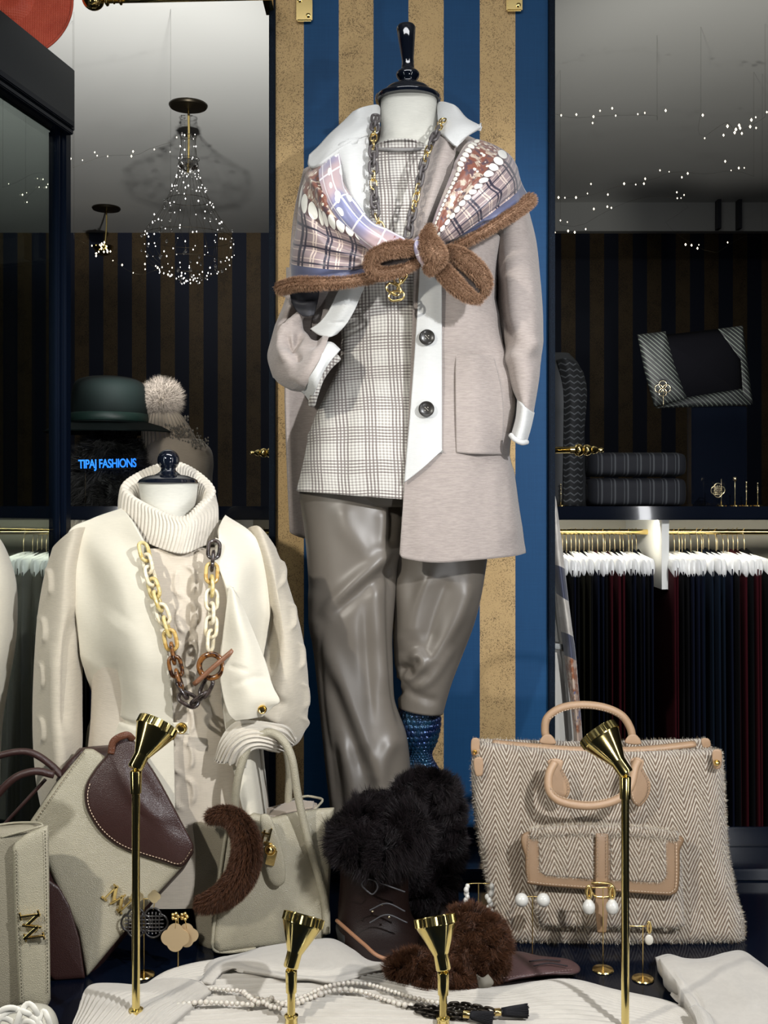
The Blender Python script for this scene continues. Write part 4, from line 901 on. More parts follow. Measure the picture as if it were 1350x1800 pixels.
skin('sleeve', [
    [(430, 935, D1), (455, 925, D1-.05), (486, 965, D1), (460, 945, D1+.07)],
    [(445, 985, D1), (475, 985, D1-.07), (499, 1000, D1), (470, 990, D1+.075)],
    [(458, 1050, D1-.01), (490, 1050, D1-.085), (517, 1060, D1-.01), (480, 1050, D1+.07)],
    [(460, 1120, D1-.02), (500, 1120, D1-.10), (532, 1120, D1-.02), (490, 1120, D1+.06)],
    [(448, 1180, D1-.03), (500, 1185, D1-.115), (542, 1190, D1-.03), (490, 1180, D1+.05)],
    [(430, 1225, D1-.045), (490, 1240, D1-.125), (541, 1260, D1-.04), (480, 1230, D1+.04)],
    [(408, 1262, D1-.06), (465, 1288, D1-.125), (524, 1306, D1-.05), (460, 1270, D1+.02)],
    [(398, 1290, D1-.07), (440, 1310, D1-.12), (480, 1322, D1-.06), (440, 1305, D1+.0)]], greige, sw, 140, 160, closed=True, thick=0, disp=rsl)
def ribc(n, amp): return lambda px, py, u, v: amp*np.sin(v*n*2*PI)
skin('ribbed_cuff', [
    [(378, 1335, D1-.13), (388, 1300, D1-.14), (405, 1275, D1-.145), (430, 1266, D1-.14), (500, 1275, D1-.13), (520, 1300, D1-.10)],
    [(383, 1340, D1-.14), (398, 1308, D1-.155), (420, 1288, D1-.16), (450, 1282, D1-.155), (490, 1292, D1-.14), (515, 1308, D1-.10)],
    [(398, 1342, D1-.145), (410, 1318, D1-.16), (430, 1302, D1-.165), (455, 1298, D1-.16), (485, 1305, D1-.14), (505, 1314, D1-.10)],
    [(428, 1352, D1-.135), (432, 1330, D1-.15), (443, 1318, D1-.155), (460, 1314, D1-.15), (480, 1318, D1-.13), (495, 1322, D1-.10)]], ribm, sw, 50, 110, thick=.006, disp=ribc(7, .0022))
# vest panels
vs = thing('open_vest', (wx(230, D1), D1, .9), 'cream sleeveless open vest with gold snap tab over the rollneck', 'vest')
vf = crease([([(165, 1240), (230, 1275), (303, 1300)], -.004, 3), ([(150, 1180), (190, 1120), (220, 1080)], .006, 30), ([(200, 1160), (205, 1220), (200, 1270)], -.006, 9), ([(225, 960), (240, 1000), (262, 1080)], .004, 20), ([(160, 1245), (225, 1270), (300, 1276)], -.004, 3)])
skin('front_panel', [
    [(213, 893, D1-.02), (225, 905, D1-.06), (240, 930, D1-.09), (262, 972, D1-.12)],
    [(160, 912, D1-.03), (195, 925, D1-.06), (230, 965, D1-.10), (272, 1020, D1-.135)],
    [(120, 936, D1-.035), (150, 950, D1-.05), (210, 1000, D1-.12), (281, 1060, D1-.145)],
    [(124, 1000, D1-.05), (160, 1020, D1-.07), (220, 1060, D1-.14), (290, 1110, D1-.15)],
    [(134, 1090, D1-.06), (175, 1110, D1-.09), (235, 1140, D1-.15), (297, 1170, D1-.15)],
    [(147, 1170, D1-.05), (185, 1180, D1-.08), (240, 1200, D1-.14), (302, 1220, D1-.14)],
    [(166, 1240, D1+.02), (195, 1255, D1-.07), (245, 1265, D1-.13), (304, 1275, D1-.135)],
    [(152, 1290, D1+.02), (190, 1320, D1-.09), (245, 1335, D1-.14), (306, 1340, D1-.135)],
    [(148, 1400, D1+.02), (190, 1430, D1-.11), (250, 1440, D1-.15), (308, 1440, D1-.14)]], vestm, vs, 90, 150, thick=.006, disp=vf)
skin('front_panel', [
    [(384, 950, D1-.10), (386, 930, D1-.08), (390, 915, D1-.04), (396, 905, D1)],
    [(378, 985, D1-.13), (400, 960, D1-.10), (425, 938, D1-.05), (444, 938, D1-.04)],
    [(390, 1010, D1-.14), (420, 1000, D1-.12), (450, 985, D1-.07), (468, 985, D1-.05)],
    [(402, 1050, D1-.15), (425, 1050, D1-.13), (455, 1045, D1-.08), (476, 1060, D1-.06)],
    [(398, 1100, D1-.15), (430, 1105, D1-.13), (455, 1110, D1-.08), (470, 1115, D1-.06)],
    [(388, 1170, D1-.15), (420, 1175, D1-.13), (445, 1180, D1-.08), (460, 1185, D1-.06)],
    [(400, 1300, D1-.13), (425, 1300, D1-.12), (445, 1300, D1-.09), (462, 1300, D1+.02)],
    [(430, 1440, D1-.12), (445, 1440, D1-.12), (460, 1440, D1-.09), (475, 1440, D1+.02)]], vestm, vs, 60, 120, thick=.006)
skin('open_flap', [
    [(402, 1030, D1-.155), (410, 1035, D1-.16), (420, 1050, D1-.155)],
    [(396, 1080, D1-.165), (420, 1090, D1-.185), (446, 1110, D1-.165)],
    [(390, 1130, D1-.165), (430, 1145, D1-.19), (467, 1163, D1-.165)],
    [(386, 1180, D1-.17), (430, 1195, D1-.195), (480, 1206, D1-.17)],
    [(392, 1225, D1-.175), (440, 1228, D1-.195), (492, 1232, D1-.17)],
    [(402, 1255, D1-.18), (440, 1250, D1-.19), (480, 1243, D1-.17)],
    [(414, 1267, D1-.18), (440, 1264, D1-.185), (462, 1260, D1-.17)]], vestm, vs, 50, 70, thick=.008, disp=crease([([(400, 1170), (420, 1175), (440, 1180)], -.003, 3), ([(405, 1205), (450, 1190), (475, 1195)], -.002, 6)]))
def snap(c, r, parent, name='snap_button'):
    Mb = Matrix.Translation(c) @ Matrix.Rotation(PI/2, 4, 'X')
    o = lathe(name, [(0, -.002), (r, -.002), (r, .001), (r*.85, .0025), (r*.7, .0012), (r*.5, .001), (r*.42, .003), (0, .0035)], gold, parent, Mb, 28)
    return o
pillow('snap_tab', [(303, 1270), (331, 1269), (333, 1291), (304, 1291)], vestm, vs, D1-.15, .006, .2, 60, .0, corners=True)
snap(P(319, 1280, D1-.153), .0095, vs); snap(P(461, 1247, D1-.186), .0075, vs)
# necklace of marbled links with a toggle
def marb(name, a, b, rough=.2):
    g = G(name); o = g.coord(); n = g.noise(o, 90, 4, .6)
    return g.out(g.mix(n.ss(.42, .58), a, b), rough, 0, coat=.6, coatr=.1)
mc = marb('cream_resin', (.72, .62, .42), (.80, .74, .58)); mh = marb('honey_resin', (.50, .30, .08), (.66, .48, .18)); mt_ = marb('tortoise_resin', (.03, .010, .004), (.22, .085, .02)); md = marb('dark_resin', (.02, .014, .012), (.05, .035, .03)); mg = marb('gold_resin', (.56, .42, .14), (.70, .58, .28))
ln = thing('toggle_necklace', (wx(330, 1.8), 1.8, 1.3), 'long resin link necklace in cream, honey and tortoise with wooden toggle bar', 'necklace')
def bl(n, m): return link_mesh(n, .0172, .0095, .0034, m)
ms = [bl('resin_link', m) for m in (mc, mh, mt_, md, mg)]
chain(ln, [(254, 970, D1-.13), (272, 1040, D1-.155), (296, 1110, D1-.16), (308, 1170, D1-.16), (318, 1205, D1-.162)], ms, .0225, order=[4, 0, 0, 4, 4, 0, 4, 1, 2, 2, 2], alt=72)
chain(ln, [(320, 1212, D1-.162), (332, 1230, D1-.165), (352, 1226, D1-.165), (364, 1206, D1-.165), (372, 1192, D1-.165)], ms, .020, order=[3, 3, 3, 3], alt=60)
chain(ln, [(376, 966, D1-.12), (372, 1010, D1-.145), (372, 1080, D1-.16), (369, 1150, D1-.165)], ms, .0225, order=[3, 3, 1, 4, 0, 0, 0, 0, 0], alt=72)
c = P(371, 1171, D1-.17); tube('toggle_ring', [tuple(c+Vector((.0195*math.cos(t), 0, .0195*math.sin(t)))) for t in np.linspace(0, 2*PI, 12, endpoint=False)], .0048, mt_, ln, 14, 48, closed_path=True, world=True)
g = G('toggle_wood'); o_ = g.coord(); wood_m = g.out(g.mix(g.noise(g.scale(o_, (1, 1, 8)), 60, 3), (.12, .05, .025), (.30, .14, .075)), .35)
tube('toggle_bar', [(410, 1143, D1-.178), (375, 1173, D1-.18), (341, 1203, D1-.178)], .0042, wood_m, ln, 14, 10)
# sliver of a third garment at the far left edge
eg = thing('cream_jumper', (wx(-30, 2.0), 2.0, ZT), 'sliver of a cream jumper shoulder at the far left edge', 'sweater')
rings('body', [(920, -120, -40, 2.0, .05), (945, -150, -8, 2.0, .07), (985, -160, 12, 2.0, .08), (1040, -160, 24, 2.0, .09), (1130, -160, 22, 2.0, .09), (1210, -160, 8, 2.0, .09), (1300, -155, -5, 2.0, .09), (1460, -160, -10, 2.0, .09)], vestm, eg, 64, 40)
# draped scarf and rolled cloth behind the right edge of the panel
bd = thing('pale_dress_form', (wx(965, 2.55), 2.56, ZT), 'pale cloth-covered form standing behind the right panel edge', 'mannequin')
rings('body', [(990, 930, 985, 2.56, .03), (1060, 925, 990, 2.56, .04), (1130, 925, 996, 2.56, .045), (1200, 925, 1002, 2.56, .05), (1300, 925, 1012, 2.56, .05), (1420, 925, 1015, 2.56, .05), (1530, 925, 1015, 2.56, .05)], plain('pale_linen', (.60, .58, .53), .85), bd, 48, 30)
tube('tape_band', [(960, 1135, 2.50), (985, 1137, 2.498), (997, 1142, 2.53)], .007, plain('grey_tape', (.33, .34, .33), .8), bd, 10, 12, ratio=.3)
g = G('foulard_print'); n = g.N('ShaderNodeUVMap'); u, v, _ = g.sep(S(g, n.outputs[0])); o = g.coord()
c = g.mix(g.noise(o, 40, 2).ss(.4, .6), (.60, .56, .50), (.50, .46, .41)); c = g.mix(v.gt(.21)*v.lt(.34), c, (.04, .045, .08)); c = g.mix(v.gt(.50)*v.lt(.60), c, (.05, .055, .09))
c = g.mix(v.gt(.60), c, g.mix(g.noise(o, 38, 4, .7).ss(.42, .56), (.26, .085, .03), (.50, .38, .30))); c = g.mix(v.gt(.6)*g.noise(o, 30, 3, .6).gt(.60), c, (.14, .13, .22))
fo = thing('foulard_scarf', (wx(1000, 2.5), 2.5, 1.2), 'long twisted foulard in ivory, navy and rust hanging at the right panel edge', 'scarf')
skin('drape', [[(960, 860, 2.52), (973, 865, 2.49), (978, 880, 2.50)], [(965, 960, 2.50), (980, 960, 2.47), (989, 965, 2.49)], [(975, 1020, 2.49), (988, 1030, 2.46), (997, 1035, 2.48)], [(982, 1080, 2.48), (996, 1085, 2.45), (1004, 1090, 2.47)], [(990, 1140, 2.48), (1003, 1145, 2.45), (1012, 1150, 2.47)], [(998, 1200, 2.48), (1008, 1205, 2.45), (1017, 1210, 2.47)], [(1008, 1290, 2.48), (1015, 1295, 2.45), (1024, 1300, 2.47)], [(1010, 1400, 2.48), (1018, 1400, 2.45), (1026, 1400, 2.47)]], g.out(c, .5, sheen=.3), fo, 20, 120, thick=.006)
# ================================================================ handbags
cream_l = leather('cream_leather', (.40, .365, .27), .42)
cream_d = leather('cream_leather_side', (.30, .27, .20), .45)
brown_l = leather('chocolate_leather', (.036, .014, .012), .40, st=.17)
suede = plain('beige_suede', (.30, .25, .20), .9, sheen=.3)
def stitch(parent, path, m, name='stitching', step=.0052, r=.0007):
    A = toW(cr(path, 300)); L = np.r_[0, np.cumsum(np.linalg.norm(np.diff(A, axis=0), axis=1))]
    n = int(L[-1]/step); ps = []
    for k in range(n):
        a = [np.interp(k*step, L, A[:, i]) for i in range(3)]; b = [np.interp(k*step+step*.6, L, A[:, i]) for i in range(3)]; ps.append([tuple(a), tuple(b)])
    return merge_tubes(name, ps, r, m, parent, 4, 2, kind='stuff')
def emblem(parent, px, py, D, ang, s, flipn=1):
    """two interlocking serifed zigzag strokes in gold"""
    c = P(px, py, D); M = Matrix.Translation(c) @ Matrix.Rotation(R(ang), 4, 'Y')
    Mz = [(-.5, -.36), (-.40, .40), (-.08, -.22), (.14, .34)]; Mw = [(-.14, -.34), (.08, .22), (.40, -.40), (.5, .36)]
    serif = [[(-.64, -.36), (-.36, -.36)], [(-.56, .40), (-.32, .40)], [(.24, -.40), (.54, -.40)], [(.38, .36), (.64, .36)]]
    V = []; Fs = []
    def bar(a, b, w, y0, y1):
        a = np.array(a)*s; b = np.array(b)*s; d = (b-a)/np.linalg.norm(b-a); n = np.array([-d[1], d[0]])*w/2; a = a-d*w*.3; b = b+d*w*.3
        o = len(V); 
        for y in (y0, y1):
            for q in (a+n, a-n, b-n, b+n): V.append((q[0], y, q[1]))
        for f in ((0, 1, 2, 3), (7, 6, 5, 4), (0, 4, 5, 1), (1, 5, 6, 2), (2, 6, 7, 3), (3, 7, 4, 0)): Fs.append([o+i for i in f])
    for pl, y in ((Mz, -.004), (Mw, -.0055)):
        for i, (p, q) in enumerate(zip(pl[:-1], pl[1:])): bar(p, q, s*(.15 if i % 2 else .085), y, .0)
    for p, q in serif: bar(p, q, s*.07, -.004, 0)
    o = meshobj('gold_emblem', V, Fs, gold, parent, smooth=False, recenter=False, M=M)
    md = o.modifiers.new('b', 'BEVEL'); md.width = .0006; md.segments = 2; return o
# --- brown and cream saddle tote, tipped over
DB = 1.80
bg1 = thing('saddle_tote', (wx(180, 1.82), 1.82, ZT), 'cream grained tote with chocolate saddle flap, tipped onto its corner', 'handbag')
tl_ = (-.0, .0)
db1 = lambda px, py: 1.722-(np.asarray(py)-1718)/100*.013+(np.asarray(px)-150)/100*.012
front = [(150, 1316), (163, 1316), (185, 1330), (240, 1385), (285, 1450), (322, 1522), (240, 1612), (152, 1718), (138, 1640), (100, 1560), (84, 1520), (70, 1480), (52, 1445), (100, 1375)]
pillow('front_panel', front, cream_l, bg1, db1, .014, .1, 200, .3, corners=True, center=(180, 1510))
back = [(100, 1372), (138, 1315), (160, 1312), (232, 1306), (270, 1360), (325, 1462), (342, 1496), (322, 1530), (280, 1575), (158, 1722), (90, 1722), (50, 1600), (30, 1480)]
pillow('rear_body', back, brown_l, bg1, lambda a, b: db1(a, b)+.012, .085, .14, 160, .1, corners=True, center=(180, 1510))
flap = [(205, 1298), (232, 1298), (244, 1316), (275, 1362), (308, 1422), (336, 1474), (341, 1490), (334, 1508), (318, 1524), (285, 1516), (240, 1502), (205, 1487), (175, 1462), (154, 1428), (148, 1400), (152, 1376), (168, 1350), (186, 1328), (192, 1314)]
fd = crease([([(205, 1335), (240, 1400), (310, 1455)], .006, 16), ([(230, 1350), (270, 1410), (330, 1480)], -.004, 14)])
pillow('saddle_flap', flap, brown_l, bg1, lambda a, b: db1(a, b)-.012, .012, .06, 240, .8, fd, center=(245, 1430))
corner = [(82, 1542), (104, 1558), (122, 1590), (140, 1650), (150, 1720), (95, 1724), (70, 1700), (60, 1600)]
pillow('corner_patch', corner, brown_l, bg1, lambda a, b: db1(a, b)-.003, .01, .06, 120, .2, corners=True)
thr = plain('light_thread', (.55, .42, .30), .7)
stitch(bg1, [(a, b, float(db1(a, b))-.016) for a, b in [(337, 1493), (317, 1518), (285, 1510), (240, 1496), (207, 1481), (179, 1457), (159, 1425), (154, 1398), (159, 1374)]], thr)
stitch(bg1, [(a, b, float(db1(a, b))-.002) for a, b in [(147, 1322), (104, 1382), (60, 1445)]], thr)
emblem(bg1, 208, 1580, float(db1(208, 1580))-.006, 38, .036)
tube('gusset_fold', [(112, 1376, 1.80), (125, 1350, 1.80), (148, 1320, 1.80)], [.014, .012, .006], brown_l, bg1, 12, 20)
tube('handle', [(-60, 1420, 1.80), (-40, 1350, 1.80), (0, 1328, 1.80), (50, 1322, 1.80), (90, 1345, 1.80), (118, 1376, 1.79)], .0058, brown_l, bg1, 14, 60)
tube('handle', [(-60, 1500, 1.76), (-20, 1420, 1.755), (20, 1372, 1.755), (60, 1356, 1.76), (95, 1362, 1.77)], .0062, brown_l, bg1, 14, 60)
tube('handle_strap', [(-30, 1490, 1.79), (30, 1425, 1.785), (80, 1370, 1.79)], .003, brown_l, bg1, 10, 30)
sphere('stud', P(230, 1297, 1.775), .0045, brass, bg1, 16)
tube('strap_loop', [(195, 1325, 1.765), (200, 1303, 1.765), (222, 1292, 1.765), (234, 1300, 1.775)], .006, leather('tan_leather', (.14, .05, .025), .35), bg1, 12, 24, ratio=.5)
# --- clutch wallet upright at the left
bg2 = thing('clutch_bag', (wx(40, 1.62), 1.64, ZT), 'upright cream leather clutch with a gold zigzag emblem at bottom left', 'handbag')
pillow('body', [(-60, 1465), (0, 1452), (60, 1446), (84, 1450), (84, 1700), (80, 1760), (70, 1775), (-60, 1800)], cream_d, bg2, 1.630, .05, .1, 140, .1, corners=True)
pillow('flap', [(22, 1490), (26, 1481), (45, 1466), (76, 1452), (84, 1450), (86, 1460), (87, 1600), (89, 1758), (80, 1776), (60, 1770), (34, 1766), (30, 1700), (25, 1600)], cream_l, bg2, 1.612, .012, .12, 200, .2, corners=True, center=(56, 1610), tilt=(.01, 0))
tube('edge_piping', [(2, 1472, 1.630), (30, 1464, 1.624), (60, 1456, 1.620), (76, 1450, 1.622), (60, 1446, 1.638), (20, 1447, 1.66), (-30, 1455, 1.67)], .0018, cream_l, bg2, 8, 40)
stitch(bg2, [(79, 1460, 1.609), (82, 1600, 1.609), (84, 1750, 1.611)], cream_d); stitch(bg2, [(28, 1494, 1.606), (31, 1600, 1.606), (36, 1700, 1.606), (39, 1760, 1.606)], cream_d)
emblem(bg2, 57, 1627, 1.604, 75, .036)
# --- woven lattice basket peeping up at the very bottom left
wv = thing('lattice_pouch', (wx(45, 1.45), 1.45, ZT), 'white leather lattice pouch peeping up at the bottom left corner', 'pouch')
wl = plain('white_leather', (.72, .70, .62), .4)
rings('lining', [(1784, 30, 70, 1.5, .03), (1794, -8, 88, 1.5, .05), (1815, -20, 98, 1.5, .055), (1850, -20, 98, 1.5, .055), (1868, -10, 88, 1.5, .05)], plain('pale_lining', (.52, .50, .42), .6), wv, 40, 20)
for pth in ([(-30, 1800), (10, 1773), (40, 1778), (70, 1800), (80, 1840)], [(20, 1840), (32, 1790), (48, 1765), (62, 1775), (70, 1800), (76, 1840)], [(-20, 1830), (0, 1790), (22, 1776), (45, 1780), (64, 1792), (90, 1830)], [(-30, 1792), (0, 1789), (20, 1795), (40, 1815), (50, 1850)], [(60, 1840), (66, 1800), (76, 1778), (84, 1790), (92, 1820)], [(10, 1850), (22, 1810), (40, 1796), (60, 1800), (75, 1830)]):
    tube('lattice_strap', [(a, b, 1.435-.004*(i % 2)) for i, (a, b) in enumerate(pth)], .0042, wl, wv, 10, 40, ratio=.4)
# --- cream tote with fur wrap
bg3 = thing('cream_tote', (wx(470, 1.86), 1.88, ZT), 'cream leather tote with tall rolled handles and gold turn lock', 'handbag')
fb = crease([([(560, 1440), (565, 1540), (570, 1640)], .004, 16), ([(520, 1460), (530, 1540), (545, 1620)], -.004, 16)])
pillow('front_panel', [(399, 1452), (420, 1440), (445, 1428), (480, 1436), (520, 1427), (560, 1421), (588, 1419), (584, 1480), (577, 1560), (575, 1640), (566, 1655), (520, 1662), (440, 1668), (385, 1676), (374, 1668), (376, 1640), (384, 1560), (392, 1500)], cream_l, bg3, lambda a, b: 1.822-(np.asarray(b)-1550)/100*.006+(np.asarray(a)-480)/100*.02, .02, .06, 240, .6, fb, corners=True)
pillow('rear_panel', [(325, 1440), (345, 1430), (380, 1425), (440, 1428), (500, 1412), (530, 1405), (558, 1412), (560, 1421), (560, 1600), (555, 1650), (400, 1655), (350, 1640), (335, 1560)], suede, bg3, 1.93, .02, .06, 160, .1, corners=True)
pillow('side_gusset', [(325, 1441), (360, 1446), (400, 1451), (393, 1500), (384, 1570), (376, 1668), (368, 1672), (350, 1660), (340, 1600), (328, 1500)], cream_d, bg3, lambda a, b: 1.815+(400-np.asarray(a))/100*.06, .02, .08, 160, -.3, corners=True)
tube('edge_piping', [(400, 1452, 1.812), (392, 1500, 1.806), (383, 1570, 1.803), (375, 1640, 1.80), (376, 1668, 1.80), (400, 1673, 1.803), (450, 1668, 1.81)], .0032, cream_l, bg3, 10, 60)
skin('inner_lining', [[(470, 1440, 1.86), (500, 1428, 1.86), (550, 1418, 1.87)], [(475, 1425, 1.89), (510, 1408, 1.9), (552, 1408, 1.9)]], suede, bg3, 20, 12, thick=.004)
tube('top_fold', [(552, 1424, 1.87), (560, 1416, 1.875), (567, 1406, 1.88), (556, 1402, 1.9), (535, 1400, 1.91), (505, 1410, 1.92), (485, 1432, 1.92)], .0022, cream_l, bg3, 8, 40)
h1 = tube('handle', [(408, 1470, 1.832), (412, 1420, 1.815), (420, 1360, 1.80), (438, 1312, 1.80), (465, 1288, 1.80), (492, 1296, 1.80), (512, 1330, 1.80), (524, 1400, 1.81), (540, 1470, 1.818), (560, 1540, 1.828), (572, 1590, 1.83), (574, 1640, 1.83)], .0068, cream_l, bg3, 16, 140)
tube('handle', [(378, 1460, 1.90), (382, 1420, 1.90), (395, 1360, 1.89), (420, 1310, 1.885), (450, 1286, 1.885), (478, 1288, 1.885), (500, 1312, 1.885), (508, 1350, 1.89), (507, 1400, 1.90), (507, 1440, 1.905)], .0066, cream_l, bg3, 16, 110)
tab = pillow('lock_tab', [(458, 1434), (472, 1432), (482, 1450), (498, 1500), (502, 1530), (500, 1550), (490, 1558), (479, 1555), (470, 1540), (462, 1500), (458, 1460)], cream_l, bg3, 1.795, .008, .2, 120, .3)
lk = boxW('lock_frame', P(469, 1476, 1.812), (.012, .006, .020), gold, bg3, Matrix.Rotation(R(-14), 3, 'Y').to_3x3(), .001)
Lr = Matrix.Rotation(R(14), 3, 'Y')
def lbox(n, px, py, sx, sz, d, par, m=gold): return boxW(n, P(px, py, d), (sx, .004, sz), m, par, Lr, .0008)
bpy.data.objects.remove(lk)
lk = lbox('turn_lock', 477, 1507, .015, .026, 1.790, bg3)
for px, py, sx, sz in ((463, 1466, .003, .022), (475, 1463, .003, .022), (467, 1461, .014, .003), (471, 1478, .014, .003)): lbox('lock_bar', px, py+4, sx, sz, 1.789, lk)
sphere('lock_knob', P(475, 1494, 1.784), .0062, gold, lk, 18); tube('lock_ring', [tuple(P(475, 1494, 1.786)+Vector((.0085*math.cos(t), 0, .0085*math.sin(t)))) for t in np.linspace(0, 2*PI, 10, endpoint=False)], .0016, gold, lk, 8, 30, closed_path=True, world=True)
fb_ = G('mink_fur'); n = fb_.N('ShaderNodeUVMap'); u, v, _ = fb_.sep(S(fb_, n.outputs[0]))
mink = fb_.out(fb_.mix(v, fb_.mix(u, (.012, .005, .003), (.03, .012, .006)), fb_.mix(u, (.035, .014, .007), (.15, .060, .026))), .55, 0, spec=.25)
fw = thing('fur_collar_tie', (wx(430, 1.79), 1.79, 1.0), 'crescent of brown mink fur hooked over the cream tote', 'fur')
ft = tube('fur_roll', [(368, 1436, 1.80), (390, 1431, 1.785), (414, 1440, 1.775), (430, 1466, 1.77), (434, 1500, 1.768), (424, 1538, 1.768), (400, 1568, 1.772), (374, 1583, 1.778), (350, 1590, 1.785)], [.006, .010, .014, .017, .019, .019, .017, .013, .008], mink, fw, 18, 80)
fur('fur_hair', ft, 42000, .011, .0006, mink, ft, (-.1, 0, -.5), .3, 5)

# --- herringbone tote
DH = 1.92
g = G('herringbone_wool'); o_ = g.coord(); x, y, z = g.sep(o_); wb_ = (g.noise(o_, 9, 2)-.5)*.010
xw = x+wb_; zw = z+wb_*.6
zig = ((xw/.044).frac()-.5).abs()*.044*2.0
s_ = ((zw+zig)/.0105).frac(); wn = g.noise(o_, 1100, 2); wn2 = g.noise(o_, 180, 3)
f = ((s_-.5).abs()*6-1.1+(wn-.5)*1.0+(wn2-.5)*1.3).clamp()
hb = g.out(g.mix(f, (.17, .11, .065), (.66, .58, .47)), .95, 0, g.bump(f+wn, .8, .003), sheen=.4)
tan = leather('tan_calf', (.38, .245, .145), .42, sc=1500, st=.12)
tan2 = leather('tan_trim', (.25, .155, .085), .45, sc=1500, st=.12)
bh = thing('herringbone_tote', (wx(1068, DH), DH, ZT), 'large brushed herringbone wool tote with tan leather handles', 'handbag')
hf = lambda a, b: DH-.036-(np.asarray(b)-1480)/100*.022
bd_ = crease([([(870, 1600), (940, 1570), (1000, 1560)], .006, 26), ([(1200, 1400), (1230, 1500), (1280, 1600)], .008, 26), ([(850, 1480), (880, 1560), (900, 1640)], -.006, 22), ([(1240, 1480), (1225, 1560), (1260, 1640)], -.007, 20), ([(900, 1630), (1050, 1632), (1200, 1634)], .005, 20)])
hbody = pillow('front_panel', [(838, 1302), (920, 1310), (1000, 1316), (1100, 1318), (1200, 1317), (1268, 1316), (1272, 1350), (1276, 1430), (1280, 1500), (1292, 1570), (1308, 1615), (1310, 1650), (1300, 1660), (1200, 1661), (1050, 1660), (900, 1659), (872, 1652), (862, 1600), (850, 1540), (838, 1470), (830, 1400), (828, 1340)], hb, bh, hf, .06, .10, 300, .15, bd_, corners=True, center=(1065, 1480))
hback = pillow('rear_panel', [(830, 1298), (900, 1300), (1000, 1303), (1100, 1302), (1200, 1299), (1244, 1298), (1250, 1310), (1260, 1400), (1290, 1640), (880, 1640), (835, 1400)], hb, bh, lambda a, b: DH+.06-(np.asarray(b)-1480)/100*.01, .03, .08, 200, .1, corners=True, center=(1060, 1470))
fz = G('wool_fuzz'); n = fz.N('ShaderNodeUVMap'); u, v, _ = fz.sep(S(fz, n.outputs[0]))
fzm = fz.out(fz.mix(u.gt(.45), (.26, .19, .12), (.70, .64, .53)), .9)
fur('wool_fuzz', hbody, 34000, .0062, .00042, fzm, hbody, (.0, 0, -.15), .9, 3, keep=lambda p, n: (n[:, 1] < .3))
fur('wool_fuzz', hback, 16000, .0062, .00042, fzm, hback, (.0, 0, .15), .9, 4, keep=lambda p, n: (p[:, 2] > wz(1330, DH+.06)))
def strap(name, poly, D, par, d=.004, m=None, corners=False, n=100): return pillow(name, poly, m or tan, par, D, d, .15, n, .1, corners=corners)
tube('top_binding', [(866, 1306, 1.955), (930, 1312, 1.945), (1010, 1318, 1.94), (1100, 1319, 1.94), (1150, 1316, 1.945), (1220, 1308, 1.955)], .0062, tan, bh, 12, 60, ratio=1.6)
strap('corner_tab', [(829, 1300), (842, 1299), (843, 1318), (839, 1328), (829, 1326)], 1.925, bh)
strap('side_tab', [(833, 1335), (848, 1333), (849, 1358), (845, 1364), (836, 1362)], 1.895, bh)
strap('side_tab', [(1253, 1320), (1268, 1320), (1268, 1345), (1263, 1352), (1254, 1348)], 1.895, bh)
strap('corner_tab', [(1233, 1299), (1246, 1299), (1249, 1312), (1236, 1314)], 1.955, bh)
snap(P(835, 1322, 1.918), .004, bh, 'gold_stud'); snap(P(1260, 1341, 1.888), .0055, bh, 'gold_stud')
# handles: rear arch standing up, front one flopped down
ah = tube('handle', [(963, 1303, 1.965), (958, 1285, 1.965), (962, 1262, 1.965), (985, 1245, 1.965), (1020, 1239, 1.965), (1060, 1243, 1.965), (1092, 1257, 1.965), (1108, 1280, 1.965), (1112, 1303, 1.965)], .0072, tan, bh, 16, 100)
for px in (962, 1112):
    strap('handle_base', [(px-13, 1306), (px-6, 1292), (px+7, 1292), (px+15, 1308)], 1.955, bh, .006)
hd = tube('handle', [(975, 1340, 1.85), (965, 1362, 1.84), (966, 1390, 1.832), (985, 1408, 1.826), (1025, 1416, 1.824), (1060, 1413, 1.826), (1090, 1402, 1.83), (1108, 1382, 1.836), (1116, 1350, 1.846), (1122, 1336, 1.85)], .0073, tan, bh, 16, 100)
stitch(bh, [(968, 1385, 1.824), (985, 1400, 1.819), (1025, 1408, 1.816), (1060, 1406, 1.818), (1092, 1394, 1.823)], thr)
stitch(bh, [(966, 1264, 1.957), (990, 1250, 1.957), (1030, 1244, 1.957), (1072, 1252, 1.957), (1098, 1266, 1.957)], thr)
for poly in ([(962, 1338), (976, 1333), (990, 1338), (988, 1350), (1000, 1375), (1001, 1395), (990, 1410), (980, 1414), (966, 1400), (962, 1375), (970, 1352)], [(1108, 1336), (1120, 1331), (1132, 1338), (1130, 1350), (1143, 1375), (1140, 1400), (1124, 1418), (1112, 1408), (1108, 1380), (1112, 1352)]):
    q = strap('handle_leaf', poly, 1.862, bh, .005)
    cx_, cy_ = np.mean(poly, 0); stitch(q, [(cx_+(a-cx_)*.86, cy_+(b-cy_)*.9, 1.858) for a, b in poly[3:-1]], thr)
